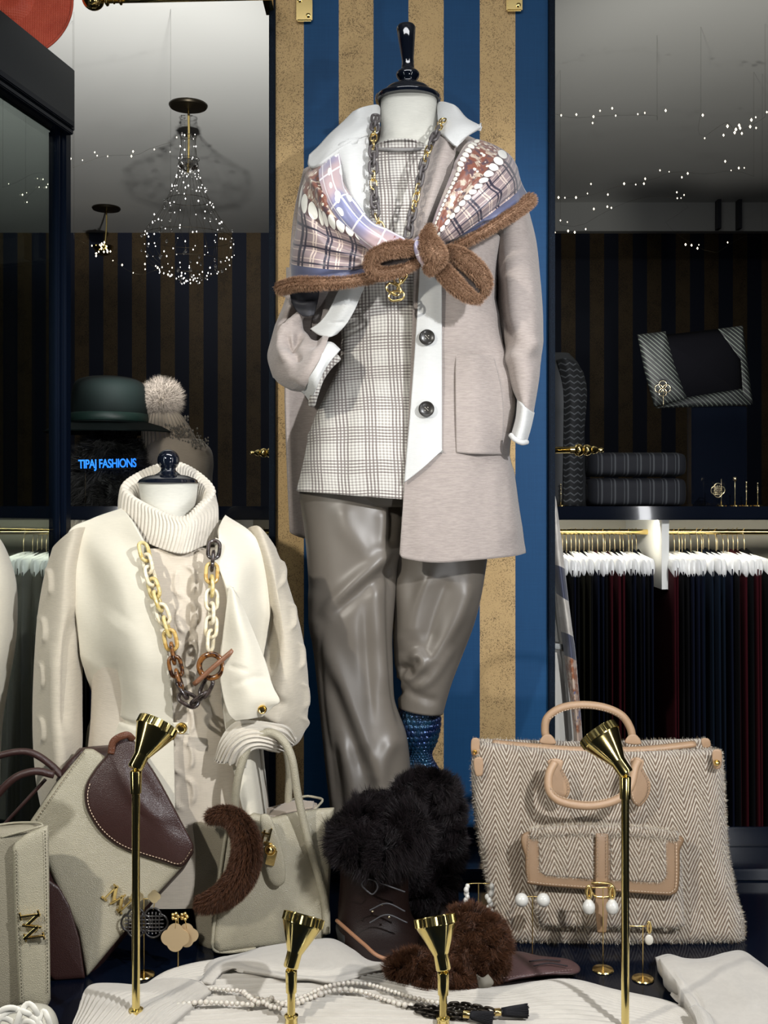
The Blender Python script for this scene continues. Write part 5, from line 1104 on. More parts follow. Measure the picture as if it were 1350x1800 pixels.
# front pocket with flap
hp = pillow('front_pocket', [(940, 1470), (1195, 1475), (1198, 1500), (1203, 1600), (1204, 1628), (1190, 1634), (950, 1630), (940, 1600)], hb, bh, 1.838, .03, .10, 160, .2, corners=True, tilt=(0, -.02))
hfl = pillow('pocket_flap', [(926, 1462), (1060, 1466), (1192, 1468), (1195, 1500), (1193, 1560), (1182, 1573), (1165, 1574), (1060, 1566), (940, 1556), (926, 1545), (923, 1510)], tan2, bh, 1.822, .008, .05, 240, .1, corners=False, tilt=(0, -.02))
dfl = lambda a, b: 1.818-(np.asarray(b)-1515)/100*.02
hf1 = pillow('flap_wool', [(947, 1460), (1043, 1463), (1043, 1546), (958, 1539), (948, 1530)], hb, bh, dfl, .007, .08, 120, .2, corners=True)
hf2 = pillow('flap_wool', [(1073, 1464), (1170, 1467), (1171, 1540), (1163, 1550), (1150, 1551), (1073, 1547)], hb, bh, dfl, .007, .08, 120, .2, corners=True)
for q, nn_ in ((hf1, 6000), (hf2, 6000), (hp, 9000)): fur('wool_fuzz', q, nn_, .005, .0004, fzm, q, (0, 0, -.1), .9, 8, keep=lambda p, n: n[:, 1] < .3)
hroll = tube('flap_roll', [(932, 1466, 1.835), (1000, 1460, 1.832), (1060, 1460, 1.832), (1130, 1463, 1.832), (1190, 1470, 1.835)], .009, hb, bh, 12, 50)
fur('wool_fuzz', hroll, 6000, .0065, .0004, fzm, hroll, (0, 0, .1), .9, 12)
strap('flap_strap', [(1047, 1463), (1069, 1464), (1069, 1600), (1066, 1640), (1050, 1640), (1046, 1600)], lambda a, b: 1.812-(np.asarray(b)-1515)/100*.02, bh, .005, tan2, corners=True)
tube('strap_loop', [(1040, 1553, 1.80), (1052, 1552, 1.795), (1074, 1554, 1.80), (1078, 1566, 1.80), (1072, 1576, 1.80), (1048, 1576, 1.80), (1040, 1568, 1.80)], .0022, gold, bh, 8, 50)
for pth in ([(930, 1470), (927, 1540), (940, 1551), (1045, 1560)], [(1072, 1563), (1165, 1569), (1183, 1566), (1189, 1550), (1189, 1475)], [(1050, 1470), (1050, 1550)], [(1066, 1470), (1066, 1550)]):
    stitch(hfl, [(a, b, 1.806-(b-1515)/100*.02 if False else (1.8165 if a < 1048 or a > 1068 else 1.8085)-(b-1515)/100*.02) for a, b in pth], thr)
# ================================================================ knitwear, pearls and small things on the counter
creamk = knit('oatmeal_knit', (.50, .47, .42), 1, mel=.05, dens=800)
kn_ = thing('ribbed_cardigan', (*XT(600, 1760)[:2], ZT), 'cream ribbed cardigan spread flat along the front of the counter', 'sweater')
def tcur(pts): return [T(a, b, h) for a, b, h in pts]
wave = crease([([(250, 1742), (420, 1722), (600, 1722), (760, 1748)], .007, 16), ([(430, 1790), (560, 1770), (700, 1782), (800, 1790)], .006, 14), ([(800, 1760), (950, 1740), (1100, 1762)], .004, 14), ([(300, 1770), (420, 1760), (500, 1770)], -.004, 8)])
ribf = lambda px, py, u, v: wave(px, py)+.0038*np.sin(v*26*2*PI)*np.clip(1.3-np.clip((px-780)/260, 0, 1), .25, 1)
skin('ribbed_body', [
    tcur([(160, 1752, 0), (240, 1742, .002), (300, 1708, .002), (380, 1690, .002), (470, 1690, .002), (600, 1690, .002), (700, 1716, .002), (860, 1742, .002), (990, 1722, .002), (1080, 1740, .002), (1180, 1762, .002), (1240, 1792, .002)]),
    tcur([(160, 1756, .02), (240, 1746, .024), (300, 1714, .03), (380, 1696, .034), (470, 1698, .034), (600, 1700, .034), (700, 1722, .034), (860, 1748, .03), (990, 1727, .028), (1080, 1745, .028), (1180, 1767, .026), (1240, 1797, .022)]),
    tcur([(150, 1772, .03), (240, 1762, .034), (340, 1742, .036), (450, 1735, .036), (600, 1735, .036), (740, 1750, .036), (860, 1762, .034), (990, 1748, .034), (1080, 1764, .032), (1180, 1785, .028), (1246, 1812, .024)]),
    tcur([(140, 1800, .032), (240, 1800, .036), (360, 1790, .036), (480, 1785, .036), (620, 1785, .036), (760, 1792, .036), (880, 1798, .034), (1000, 1795, .034), (1100, 1803, .032), (1180, 1815, .028), (1250, 1830, .024)]),
    tcur([(120, 1860, .03), (240, 1862, .034), (360, 1862, .034), (480, 1862, .034), (620, 1862, .034), (760, 1862, .034), (880, 1862, .034), (1000, 1862, .034), (1100, 1862, .03), (1180, 1862, .028), (1250, 1862, .024)])],
    creamk, kn_, 260, 300, thick=.012, disp=ribf)
skin('folded_front', [
    tcur([(345, 1722, .034), (372, 1688, .04), (420, 1676, .04), (480, 1664, .04), (545, 1652, .04), (585, 1650, .04), (620, 1668, .038), (650, 1688, .036), (690, 1690, .036), (735, 1684, .034)]),
    tcur([(352, 1724, .044), (376, 1694, .052), (425, 1684, .055), (485, 1676, .055), (545, 1668, .055), (588, 1668, .055), (622, 1682, .052), (655, 1698, .048), (690, 1696, .046), (735, 1688, .04)]),
    tcur([(362, 1726, .046), (385, 1702, .054), (430, 1696, .056), (490, 1698, .056), (545, 1700, .056), (588, 1704, .054), (622, 1708, .052), (655, 1706, .05), (690, 1700, .046), (735, 1692, .04)]),
    tcur([(372, 1728, .046), (395, 1706, .052), (440, 1706, .052), (495, 1714, .052), (545, 1722, .05), (588, 1724, .05), (622, 1718, .048), (655, 1711, .046), (690, 1703, .044), (735, 1695, .038)])],
    creamk, kn_, 160, 60, thick=.006, disp=crease([([(400, 1684), (470, 1700), (560, 1712), (640, 1700)], -.004, 5), ([(430, 1672), (500, 1664), (570, 1662)], .003, 6), ([(380, 1696), (480, 1716), (580, 1722)], .003, 4)]))
skin('sleeve_end', [
    tcur([(128, 1800, .036), (140, 1770, .04), (148, 1742, .04), (165, 1729, .04), (205, 1728, .04), (248, 1732, .04)]),
    tcur([(150, 1815, .05), (175, 1782, .055), (195, 1758, .055), (222, 1745, .055), (252, 1742, .055), (285, 1720, .05)]),
    tcur([(200, 1830, .052), (235, 1795, .055), (262, 1768, .055), (292, 1752, .053), (315, 1735, .05), (340, 1722, .05)]),
    tcur([(250, 1835, .045), (285, 1805, .048), (310, 1785, .048), (335, 1765, .048), (355, 1750, .046), (372, 1740, .045)])],
    creamk, kn_, 100, 160, thick=.008, disp=lambda px, py, u, v: .0022*np.sin(v*17*2*PI)*np.clip((py-1738)/14, 0, 1)*np.clip(1.2-(px-150)/190, 0, 1))
fc = thing('folded_garment', (*XT(1270, 1740)[:2], ZT), 'pale oatmeal folded garment lying at the right end of the counter', 'clothing')
def fold(n, dy, h, dx=0):
    return skin(n, [
        tcur([(1152+dx, 1684+dy, h*.3), (1176+dx, 1677+dy, h*.3), (1205+dx, 1684+dy, h*.3), (1240+dx, 1684+dy, h*.3), (1275, 1674+dy, h*.3), (1305, 1671+dy, h*.3), (1335, 1690+dy, h*.3), (1385, 1728+dy, h*.3)]),
        tcur([(1154+dx, 1686+dy, h), (1178+dx, 1681+dy, h), (1207+dx, 1689+dy, h), (1242+dx, 1690+dy, h), (1275, 1681+dy, h), (1305, 1679+dy, h), (1335, 1698+dy, h), (1390, 1735+dy, h)]),
        tcur([(1180+dx, 1722+dy, h), (1215, 1722+dy, h), (1250, 1724+dy, h), (1300, 1722+dy, h), (1345, 1730+dy, h), (1400, 1765, h)]),
        tcur([(1210+dx, 1770+dy, h), (1240, 1772+dy, h), (1270, 1775+dy, h), (1310, 1775+dy, h), (1350, 1780+dy, h), (1410, 1800, h)]),
        tcur([(1240+dx, 1830, h), (1270, 1832, h), (1300, 1832, h), (1330, 1832, h), (1370, 1832, h), (1420, 1840, h)])], creamk, fc, 90, 90, thick=h*.8, disp=crease([([(1195, 1730), (1225, 1755), (1240, 1800)], -.006, 5), ([(1180, 1700), (1200, 1730), (1225, 1760), (1245, 1800)], .004, 5), ([(1250, 1690), (1300, 1740), (1330, 1790)], .003, 18)]))
fold('lower_fold', 0, .022); fold('upper_fold', 3, .040, 7)
skin('loose_strap', [tcur([(1212, 1770, .05), (1226, 1766, .055), (1240, 1775, .05)]), tcur([(1222, 1790, .052), (1238, 1784, .058), (1252, 1790, .05)]), tcur([(1230, 1830, .05), (1250, 1825, .056), (1266, 1828, .05)])], creamk, fc, 16, 20, thick=.004)
# pearls
pearl = plain('pearl', (.60, .55, .48), .16, 0, coat=.5, coatr=.08, sss=.05)
bm = bmesh.new(); bmesh.ops.create_uvsphere(bm, u_segments=14, v_segments=8, radius=1); pme = bpy.data.meshes.new('pearl'); bm.to_mesh(pme); bm.free(); pme.materials.append(pearl); pme.polygons.foreach_set('use_smooth', [True]*len(pme.polygons))
def pearls(path, parent, r0, r1, h=.047, seed=1, name='pearl'):
    rn = random.Random(seed); A = toW(cr([T(a, b, h) for a, b in path], 300)); L = np.r_[0, np.cumsum(np.linalg.norm(np.diff(A, axis=0), axis=1))]; s = 0
    while s < L[-1]:
        r = rn.uniform(r0, r1)*(1.35 if rn.random() < .08 else 1); s += r
        p = [np.interp(s, L, A[:, i]) for i in range(3)]; s += r
        attach(bpy.data.objects.new(name, pme), parent, Matrix.Translation((p[0], p[1], p[2]+r*.3)) @ Matrix.Diagonal((r, r, r*rn.uniform(.92, 1.05), 1)))
pn1 = thing('pearl_necklace', (*XT(420, 1760)[:2], ZT+.04), 'long rope of cream pearls coiled to the left over the ribbed cardigan', 'necklace')
pearls([(245, 1793), (285, 1774), (320, 1766), (360, 1763), (410, 1765), (450, 1767), (480, 1762), (505, 1768)], pn1, .0033, .0042, seed=2)
pearls([(368, 1738), (400, 1741), (425, 1744), (440, 1754), (462, 1758), (480, 1770), (500, 1764), (520, 1752)], pn1, .0028, .0040, seed=3)
pearls([(430, 1748), (455, 1764), (478, 1756), (470, 1768), (495, 1774)], pn1, .003, .0042, .052, seed=6)
pn2 = thing('pearl_tassel_necklace', (*XT(680, 1750)[:2], ZT+.04), 'pearl rope running right to a dark chain clasp and two black tassels', 'necklace')
pearls([(520, 1760), (545, 1748), (570, 1737), (610, 1729), (650, 1732), (690, 1744), (730, 1756), (770, 1764)], pn2, .0029, .0037, seed=4)
pearls([(520, 1766), (550, 1754), (580, 1744), (610, 1741), (640, 1746), (670, 1756), (700, 1766), (722, 1769)], pn2, .0032, .0044, seed=5)
dk = link_mesh('dark_link', .0078, .0045, .0018, plain('gunmetal', (.03, .025, .02), .3, .8))
chain(pn2, [T(728, 1770, .047), T(760, 1775, .047), T(800, 1768, .048), T(835, 1772, .047), T(862, 1778, .047)], [dk, dk], .0085, name='chain_link', alt=80)
chain(pn2, [T(740, 1778, .046), T(780, 1784, .046), T(818, 1787, .046)], [dk, dk], .0085, name='chain_link', alt=80)
blk = plain('black_cord', (.008, .008, .010), .55, spec=.2)
def tassel(p0, p1, par):
    a, b = XT(*p0, .05), XT(*p1, .048); d = (b-a); L = d.length; rot = d.to_track_quat('Z', 'Y').to_matrix().to_4x4(); M = Matrix.Translation(a) @ rot
    t = lathe('tassel', [(0, .0), (.0045, 0), (.005, .004), (.0065, L*.5), (.0085, L), (0, L-.002)], blk, par, M, 20)
    merge_tubes('tassel_threads', [[tuple(M @ Vector((.0048*math.cos(q), .0048*math.sin(q), .002))), tuple(M @ Vector((.007*math.cos(q), .007*math.sin(q), L*.5))), tuple(M @ Vector((.009*math.cos(q+.05), .009*math.sin(q+.05), L+random.uniform(-.001, .002))))] for q in np.linspace(0, 2*PI, 26, endpoint=False)], .0009, blk, t, 5, 6, kind='stuff')
    lathe('tassel_cap', [(0, -.010), (.003, -.010), (.0052, -.009), (.0052, -.001), (.0045, 0), (0, 0)], gold, par, M, 20)
tassel((880, 1779), (926, 1777), pn2); tassel((826, 1784), (866, 1791), pn2)

# ---------------------------------------------------------------- fur boots
blackfur_g = G('black_fox'); n = blackfur_g.N('ShaderNodeUVMap'); u, v, _ = blackfur_g.sep(S(blackfur_g, n.outputs[0]))
blackfur = blackfur_g.out(blackfur_g.mix(v, (.0015, .0012, .0015), blackfur_g.mix(u, (.003, .0024, .003), (.022, .014, .016))), .6, 0, spec=.25)
bleath = leather('boot_leather', (.010, .004, .003), .5, st=.12); bleath.node_tree.nodes['Principled BSDF'].inputs['Specular IOR Level'].default_value = .2
tanl = plain('tan_welt', (.30, .15, .08), .5)
lace_m = plain('dark_lace', (.05, .05, .055), .5)
bo = thing('fur_boot', (wx(670, 1.82), 1.84, ZT), 'dark lace-up boot with a black fur cuff beside the cream tote', 'boot')
rings('shaft', [(1462, 606, 725, 1.84, .055), (1500, 600, 722, 1.84, .058), (1560, 597, 718, 1.84, .058), (1610, 594, 724, 1.83, .06), (1650, 600, 752, 1.81, .075), (1676, 620, 775, 1.79, .085), (1690, 640, 775, 1.79, .08)], bleath, bo, 64, 50, 2.3)
tube('welt', [(592, 1618, 1.80), (610, 1634, 1.765), (640, 1660, 1.725), (668, 1682, 1.70), (720, 1696, 1.70)], .0032, tanl, bo, 8, 30)
rings('sole', [(1628, 590, 640, 1.82, .04), (1672, 600, 700, 1.80, .06), (1690, 620, 770, 1.79, .085), (1700, 640, 775, 1.79, .085)], plain('black_rubber', (.006, .006, .006), .6), bo, 48, 16)
cf = tube('fur_cuff', [(625, 1455, 1.80), (612, 1470, 1.79), (632, 1490, 1.77), (670, 1498, 1.765), (705, 1488, 1.78), (718, 1462, 1.80), (700, 1438, 1.83), (660, 1430, 1.85)], .0235, blackfur, bo, 20, 80, closed_path=True)
fur('fur_hair', cf, 52000, .030, .00075, blackfur, cf, (0, -.1, -.35), .5, 21, cl=.02)
lk_ = [[(645, 1566, 1.755), (636, 1556, 1.75), (642, 1546, 1.748), (658, 1548, 1.75), (664, 1560, 1.752), (655, 1572, 1.755), (645, 1566, 1.755)], [(610, 1533, 1.775), (622, 1535, 1.768), (640, 1532, 1.76)], [(668, 1552, 1.755), (690, 1560, 1.75), (712, 1568, 1.755)], [(650, 1600, 1.745), (680, 1588, 1.742), (712, 1602, 1.745)], [(650, 1622, 1.738), (680, 1608, 1.736), (716, 1622, 1.738)]]
merge_tubes('laces', lk_, .0013, lace_m, bo, 6, 30, world=False, kind='stuff')
for px, py in ((672, 1590), (684, 1612), (655, 1602)): sphere('eyelet', P(px, py, 1.752), .0022, palegold, bo, 10)
b2 = thing('fur_boot', (wx(760, 1.93), 1.93, ZT), 'second boot, its wide black fur-lined opening facing out', 'boot')
rings('shaft', [(1385, 700, 800, 1.95, .04), (1420, 694, 806, 1.95, .05), (1500, 700, 806, 1.95, .055), (1580, 712, 806, 1.95, .06), (1640, 715, 815, 1.93, .07), (1668, 715, 830, 1.90, .09), (1680, 715, 830, 1.90, .09)], bleath, b2, 56, 40)
tube('shaft_trim', [(702, 1388, 1.86), (693, 1402, 1.86), (690, 1425, 1.86), (694, 1448, 1.865)], .0026, tanl, b2, 8, 20)
cf2 = tube('fur_cuff', [(748, 1378, 1.885), (722, 1390, 1.87), (710, 1430, 1.865), (713, 1490, 1.865), (727, 1545, 1.875), (750, 1572, 1.885), (773, 1550, 1.89), (788, 1490, 1.895), (789, 1430, 1.895), (775, 1388, 1.89)], .0185, blackfur, b2, 20, 120, closed_path=True)
fur('fur_hair', cf2, 60000, .022, .0007, blackfur, cf2, (0, -.1, -.1), .5, 22, cl=.016)
ln2 = pillow('fur_lining', [(748, 1385), (722, 1430), (722, 1500), (740, 1560), (760, 1560), (780, 1500), (780, 1430)], plain('black_lining', (.004, .0035, .004), .8), b2, 1.885, .02, .2, 60)
fur('lining_hair', ln2, 16000, .016, .0007, blackfur, ln2, (0, -.1, -.5), .8, 24, keep=lambda p, n: n[:, 1] < 0)
# ---------------------------------------------------------------- fur gloves
plum = leather('plum_leather', (.085, .045, .045), .42, st=.12)
def glove(nm, label, outline, D, cuffs, seed, m):
    t = thing('fur_glove', (*XT(*cuffs[0][0][0][:2])[:2], ZT), label, 'glove')
    hnd = pillow('leather_hand', outline, m, t, D, .035, .25, 160, .3)
    for k, (pth, rad, nh) in enumerate(cuffs):
        c = tube('fur_cuff', pth, rad, mink, t, 18, 50)
        fur('fur_hair', c, nh, .017, .00065, mink, c, (.1, -.1, -.35), .6, seed+k, cl=.01)
    return t
g1 = glove('g', 'plum leather glove with brown fur cuff, fingers pointing right', [(870, 1675), (910, 1672), (950, 1680), (995, 1685), (1015, 1695), (1020, 1706), (1008, 1713), (960, 1716), (915, 1722), (875, 1728), (862, 1705)], lambda a, b: 1.715-(np.asarray(b)-1700)/100*.16,
    [([(800, 1625, 1.72), (825, 1630, 1.70), (850, 1655, 1.69), (862, 1690, 1.68), (868, 1712, 1.67)], [.016, .030, .034, .026, .014], 34000), ([(790, 1660, 1.70), (820, 1680, 1.67), (850, 1705, 1.66)], [.02, .028, .016], 16000)], 31, plum)
stitch(g1, [(885, 1719, 1.664), (930, 1713, 1.675), (975, 1708, 1.69), (1010, 1704, 1.70)], plain('plum_thread', (.20, .13, .12), .6)); 
for pth in ([(938, 1698, 1.70), (965, 1693, 1.705), (998, 1698, 1.702)], [(930, 1690, 1.715), (955, 1687, 1.72), (985, 1689, 1.72)]): tube('finger_seam', pth, .0012, plain('seam_dark', (.01, .006, .008), .7), g1, 6, 16)
g2 = glove('g', 'dark glove underneath with a low brown fur cuff on the cardigan', [(770, 1712), (860, 1722), (930, 1722), (990, 1718), (1000, 1724), (930, 1738), (860, 1748), (790, 1752)], lambda a, b: 1.68-(np.asarray(b)-1735)/100*.15,
    [([(690, 1712, 1.64), (715, 1702, 1.635), (750, 1712, 1.63), (790, 1725, 1.63), (820, 1735, 1.635)], [.011, .020, .024, .022, .013], 34000)], 41, leather('black_leather', (.012, .009, .009), .4))
skin('lining_flap', [[(836, 1712, 1.635), (848, 1718, 1.63), (858, 1712, 1.635)], [(840, 1735, 1.63), (852, 1732, 1.625), (868, 1728, 1.63)], [(843, 1745, 1.63), (848, 1744, 1.628), (854, 1742, 1.63)]], plain('grey_lining', (.20, .18, .14), .7), g2, 14, 14, thick=.002)

# ---------------------------------------------------------------- brass spotlights on poles
g = G('lamp_brass'); lampb = g.out((.86, .70, .28), .14, 1)
def spotlamp(label, jx, jy, D, d, lower=0):
    jz = wz(jy, D); x0 = wx(jx, D)
    t = thing('brass_spotlight', (x0, D, ZT), label, 'lamp', None)
    lathe('base', [(0, 0), (.045, 0), (.046, .004), (.040, .008), (.012, .012), (.010, .03), (0, .03)], lampb, t, Matrix.Translation((x0, D, ZT)), 32)
    lathe('pole', [(.0055, .02), (.0055, jz-ZT-.03)], lampb, t, Matrix.Translation((x0, D, ZT)), 24)
    if lower: 
        zz1 = wz(lower, D)-ZT; lathe('sleeve', [(.0055, .02), (.0088, .022), (.0088, zz1-.001), (.0098, zz1), (.0098, zz1+.002), (.0055, zz1+.004)], lampb, t, Matrix.Translation((x0, D, ZT)), 24)
    lathe('collar', [(.0055, jz-ZT-.034), (.0075, jz-ZT-.033), (.0082, jz-ZT-.004), (.0075, jz-ZT-.002), (0, jz-ZT-.001)], lampb, t, Matrix.Translation((x0, D, ZT)), 24)
    sphere('swivel', (x0, D, jz+.002), .0048, lampb, t, 16)
    q = Vector(d).normalized().to_track_quat('Z', 'Y').to_matrix().to_4x4(); M = Matrix.Translation((x0, D, jz+.004)) @ q
    hd_ = lathe('lamp_head', [(0, -.004), (.009, -.004), (.0106, -.002), (.0106, .016), (.0116, .018), (.0278, .053), (.0284, .055), (.0284, .067), (.0268, .067), (.0262, .055), (.0245, .050), (.0095, .020), (0, .020)], lampb, t, M, 48)
    V = []; Fs = []
    nfl = 30
    for k in range(nfl):
        a = k/nfl*2*PI; b = (k+.84)/nfl*2*PI
        o = len(V)
        for r, z in ((.0286, .0555), (.0286, .0665)):
            for th in (a, (a+b)/2, b): V.append(((r+(.0013 if th == (a+b)/2 else 0))*math.cos(th), (r+(.0013 if th == (a+b)/2 else 0))*math.sin(th), z))
        Fs += [(o, o+1, o+4, o+3), (o+1, o+2, o+5, o+4)]
    meshobj('fluted_rim', V, Fs, lampb, hd_, smooth=False, recenter=False, M=M)
    lathe('bulb', [(0, .030), (.012, .030), (.013, .034), (0, .040)], white_glow, hd_, M, 20)
    return t
spotlamp('tall brass spotlight in front of the saddle tote, head tilted right', 239, 1352, 1.50, (.34, .42, .72), 1776)
spotlamp('low brass spotlight in front of the cream tote, head tilted right', 512, 1702, 1.50, (.22, .30, .80), 1787)
spotlamp('low brass spotlight in front of the fur gloves, head nearly upright', 779, 1706, 1.50, (-.14, .30, .80), 1790)
spotlamp('tall brass spotlight in front of the herringbone tote, head tilted left', 1099, 1362, 1.50, (-.42, .38, .62), 0)

# ---------------------------------------------------------------- earring stands and earrings
whitep = plain('white_pearl', (.60, .59, .55), .15, 0, coat=.6, coatr=.08)
milk = plain('milky_stone', (.56, .53, .46), .25, 0, coat=.5)
def stand(label, bx, by, topy, x0, x1, h=0):
    D = TD(by, h); x = wx(bx, D); t = thing('earring_stand', (x, D, ZT+h), label, 'stand')
    z1 = wz(topy, D)-ZT-h
    lathe('base', [(0, 0), (.0165, 0), (.0175, .0015), (.0165, .003), (.012, .0035), (.004, .006), (0, .006)], gold, t, Matrix.Translation((x, D, ZT+h)), 36)
    lathe('rod', [(.0009, .003), (.0009, z1)], gold, t, Matrix.Translation((x, D, ZT+h)), 10)
    tube('crossbar', [(x0, topy, D), ((x0+x1)/2, topy, D), (x1, topy, D)], .0009, gold, t, 8, 4)
    return t, D
def earring(label, cat='earring', grp=None, at=None): return thing('earring', at, label, cat, grp)
st1, D = stand('gold earring stand nearest the herringbone tote pocket', 1060, 1706, 1560, 1034, 1077)
for px, wd in ((1035, 'left'), (1076, 'right')):
    e_ = earring('gold hoop earring with a round pearl drop, %s of the pair by the pocket' % wd, at=P(px, 1560, D-.004), grp='pearl drop earrings')
    tube('hoop', [tuple(P(px, 1568, D-.004)+Vector((.0035*math.cos(t), .0, .0095*math.sin(t)))) for t in np.linspace(0, 2*PI, 12, endpoint=False)], .0026, gold, e_, 12, 36, closed_path=True, world=True)
    lathe('pearl_drop', cr([(0, -.0125), (.007, -.0105), (.0102, -.003), (.0095, .003), (.006, .0085), (.003, .011), (0, .0115)], 30), whitep, e_, Matrix.Translation(P(px, 1593, D-.004)), 24)
st2, D = stand('gold earring stand between the gloves and the herringbone tote', 936, 1692, 1576, 920, 950)
for px, wd in ((917, 'left'), (955, 'right')):
    e_ = earring('large round pearl stud earring, %s of the pair on the low stand' % wd, at=P(px, 1582, D-.003), grp='round pearl studs')
    sphere('pearl', P(px, 1582, D-.003), .0112, whitep, e_, 28); tube('post', [tuple(P(px, 1578, D-.003)), tuple(P(px, 1576, D)), tuple(P(px, 1575, D+.006))], .0006, gold, e_, 6, 5, world=True)
st3, D = stand('gold earring stand behind the fur gloves', 841, 1680, 1553, 821, 861)
for px, wd in ((821, 'left'), (861, 'right')):
    e_ = earring('long baroque pearl cluster earring, %s of the pair behind the gloves' % wd, at=P(px, 1553, D-.003), grp='baroque pearl earrings')
    rn = random.Random(px)
    for k in range(9): sphere('pearl', P(px+rn.uniform(-5, 5), 1558+k*6.2, D-.003+rn.uniform(-.003, .003)), .0036+.0012*rn.random(), whitep, e_, 12, (1, 1, 1.25))
st4, D = stand('gold earring stand beside the right spotlight pole', 1130, 1722, 1628, 1100, 1141)
for px, wd in ((1100, 'left'), (1141, 'right')):
    e_ = earring('gold huggie earring with a milky oval drop, %s of its pair' % wd, at=P(px, 1628, D-.003), grp='milky drop earrings')
    tube('hoop', [tuple(P(px, 1630, D-.003)+Vector((.0026*math.cos(t), .0, .0085*math.sin(t)))) for t in np.linspace(0, 2*PI, 12, endpoint=False)], .0019, gold, e_, 10, 30, closed_path=True, world=True)
    sphere('stone_drop', P(px, 1652, D-.003), .0068, milk, e_, 20, (1, .5, 1.25))
def clover(name, c, r, m, parent, d=.0015, filig=False):
    n = 64; th = np.linspace(0, 2*PI, n, endpoint=False); rr = r*(.80+.20*np.abs(np.cos(2*th)))
    pts = np.stack([rr*np.cos(th), np.zeros(n), rr*np.sin(th)], 1)
    if filig:
        tube(name, [tuple(np.array(c)+p) for p in pts[::2]], r*.07, m, parent, 8, 96, closed_path=True, world=True)
        L_ = []
        for k in (-.55, -.3, -.05, .2, .45):
            L_.append([tuple(np.array(c)+np.array((k*r, 0, -.75*r*math.sqrt(1-k*k)))), tuple(np.array(c)+np.array((k*r*.9, -.0006, 0))), tuple(np.array(c)+np.array((k*r, 0, .75*r*math.sqrt(1-k*k))))])
            L_.append([tuple(np.array(c)+np.array((-.75*r*math.sqrt(1-k*k), 0, k*r))), tuple(np.array(c)+np.array((0, -.001, k*r))), tuple(np.array(c)+np.array((.75*r*math.sqrt(1-k*k), 0, k*r)))])
        return merge_tubes('filigree', L_, r*.055, m, parent, 6, 8, kind='stuff')
    V = np.vstack([pts+np.array(c)+[0, -d/2, 0], pts+np.array(c)+[0, d/2, 0]])
    Fs = [list(range(n)), list(range(n, 2*n))[::-1]]+[[i, i+n, (i+1) % n+n, (i+1) % n] for i in range(n)]
    return meshobj(name, V, Fs, m, parent, smooth=False)
blackac = plain('black_acetate', (.02, .018, .018), .25, 0, coat=.5)
st5, D = stand('gold earring stand in front of the saddle tote emblem', 253, 1715, 1580, 240, 271)
for px, wd, ox in ((241, 'left', -2), (271, 'right', -2)):
    e_ = earring('black openwork clover earring on a gold clover stud, %s one' % wd, at=P(px, 1576, D-.003), grp='black openwork earrings')
    clover('clover_stud', P(px, 1576, D-.004), .0105, palegold, e_); tube('link', [tuple(P(px, 1584, D-.004)), tuple(P(px, 1592, D-.004)), tuple(P(px+ox, 1600, D-.004))], .0008, gold, e_, 6, 6, world=True)
    clover('openwork_disc', P(px+ox, 1622, D-.004), .0235, blackac, e_, filig=True)
st6, D = stand('small gold earring stand in front of the cream tote', 313, 1722, 1612, 304, 324, .0)
goldm = plain('matte_gold', (.66, .50, .30), .5, .6)
for px, wd, ox, dd in ((309, 'front', 0, .004), (325, 'rear', 4, -.002)):
    e_ = earring('matte gold clover disc earring with flower stud, %s one of the pair' % wd, at=P(px, 1612, D-dd), grp='matte gold clover earrings')
    for k in range(5): sphere('petal', P(px-1+5*math.cos(k*1.257), 1611+5*math.sin(k*1.257), D-dd-.002), .003, gold, e_, 10)
    clover('clover_disc', P(px+ox-1, 1648-(4 if dd < 0 else 0), D-dd), .0225 if dd > 0 else .019, goldm, e_)
    tube('link', [tuple(P(px, 1616, D-dd)), tuple(P(px+ox/2, 1624, D-dd)), tuple(P(px+ox-1, 1632, D-dd))], .0009, gold, e_, 6, 5, world=True)
# ================================================================ goods on the rear shelf and on the cabinet
DB_ = 3.02; ZS = zs_t
felt = plain('green_felt', (.0015, .005, .0045), .8, spec=.2)
c = P(192, 745, DB_)
ft_ = thing('fedora', (c.x, DB_, c.z), 'dark green felt fedora with a grosgrain band on the rear shelf', 'hat')
sx = DB_/F
lathe('brim', [(.060, .000), (.10, .002), (.150, -.012), (.178, -.026), (.179, -.023), (.150, -.008), (.10, .006), (.060, .006)], felt, ft_, Matrix.Translation((c.x, DB_, c.z)) @ Matrix.Diagonal((1, .85, 1, 1)), 64)
lathe('crown', cr([(.106, .0), (.105, .03), (.101, .07), (.096, .105), (.080, .122), (.045, .130), (0, .126)], 40), felt, ft_, Matrix.Translation((c.x, DB_, c.z)) @ Matrix.Diagonal((1, 1.15, 1, 1)), 64)
lathe('hat_band', [(.1065, .004), (.1075, .005), (.1072, .026), (.106, .027)], plain('green_ribbon', (.008, .024, .019), .5), ft_, Matrix.Translation((c.x, DB_, c.z)) @ Matrix.Diagonal((1, 1.15, 1, 1)), 64)
dfur_g = G('dark_racoon'); n = dfur_g.N('ShaderNodeUVMap'); u, v, _ = dfur_g.sep(S(dfur_g, n.outputs[0]))
dfur = dfur_g.out(dfur_g.mix(v, (.004, .004, .004), dfur_g.mix(u, (.006, .006, .006), (.05, .047, .042))), .6)
st_ = thing('fur_stole', (wx(200, 3.05), 3.05, ZS), 'black fur stole on a bust below the green fedora', 'fur')
bs = rings('bust', [(768, 168, 216, 3.05, .05), (800, 150, 250, 3.05, .07), (840, 138, 276, 3.05, .09), (889, 132, 290, 3.05, .1)], dfur, st_, 40, 24)
fur('fur_hair', bs, 16000, .05, .0016, dfur, bs, (0, 0, -.8), .6, 51, cl=.03)
bk = knit('beige_beanie', (.30, .25, .19), 1, mel=.08)
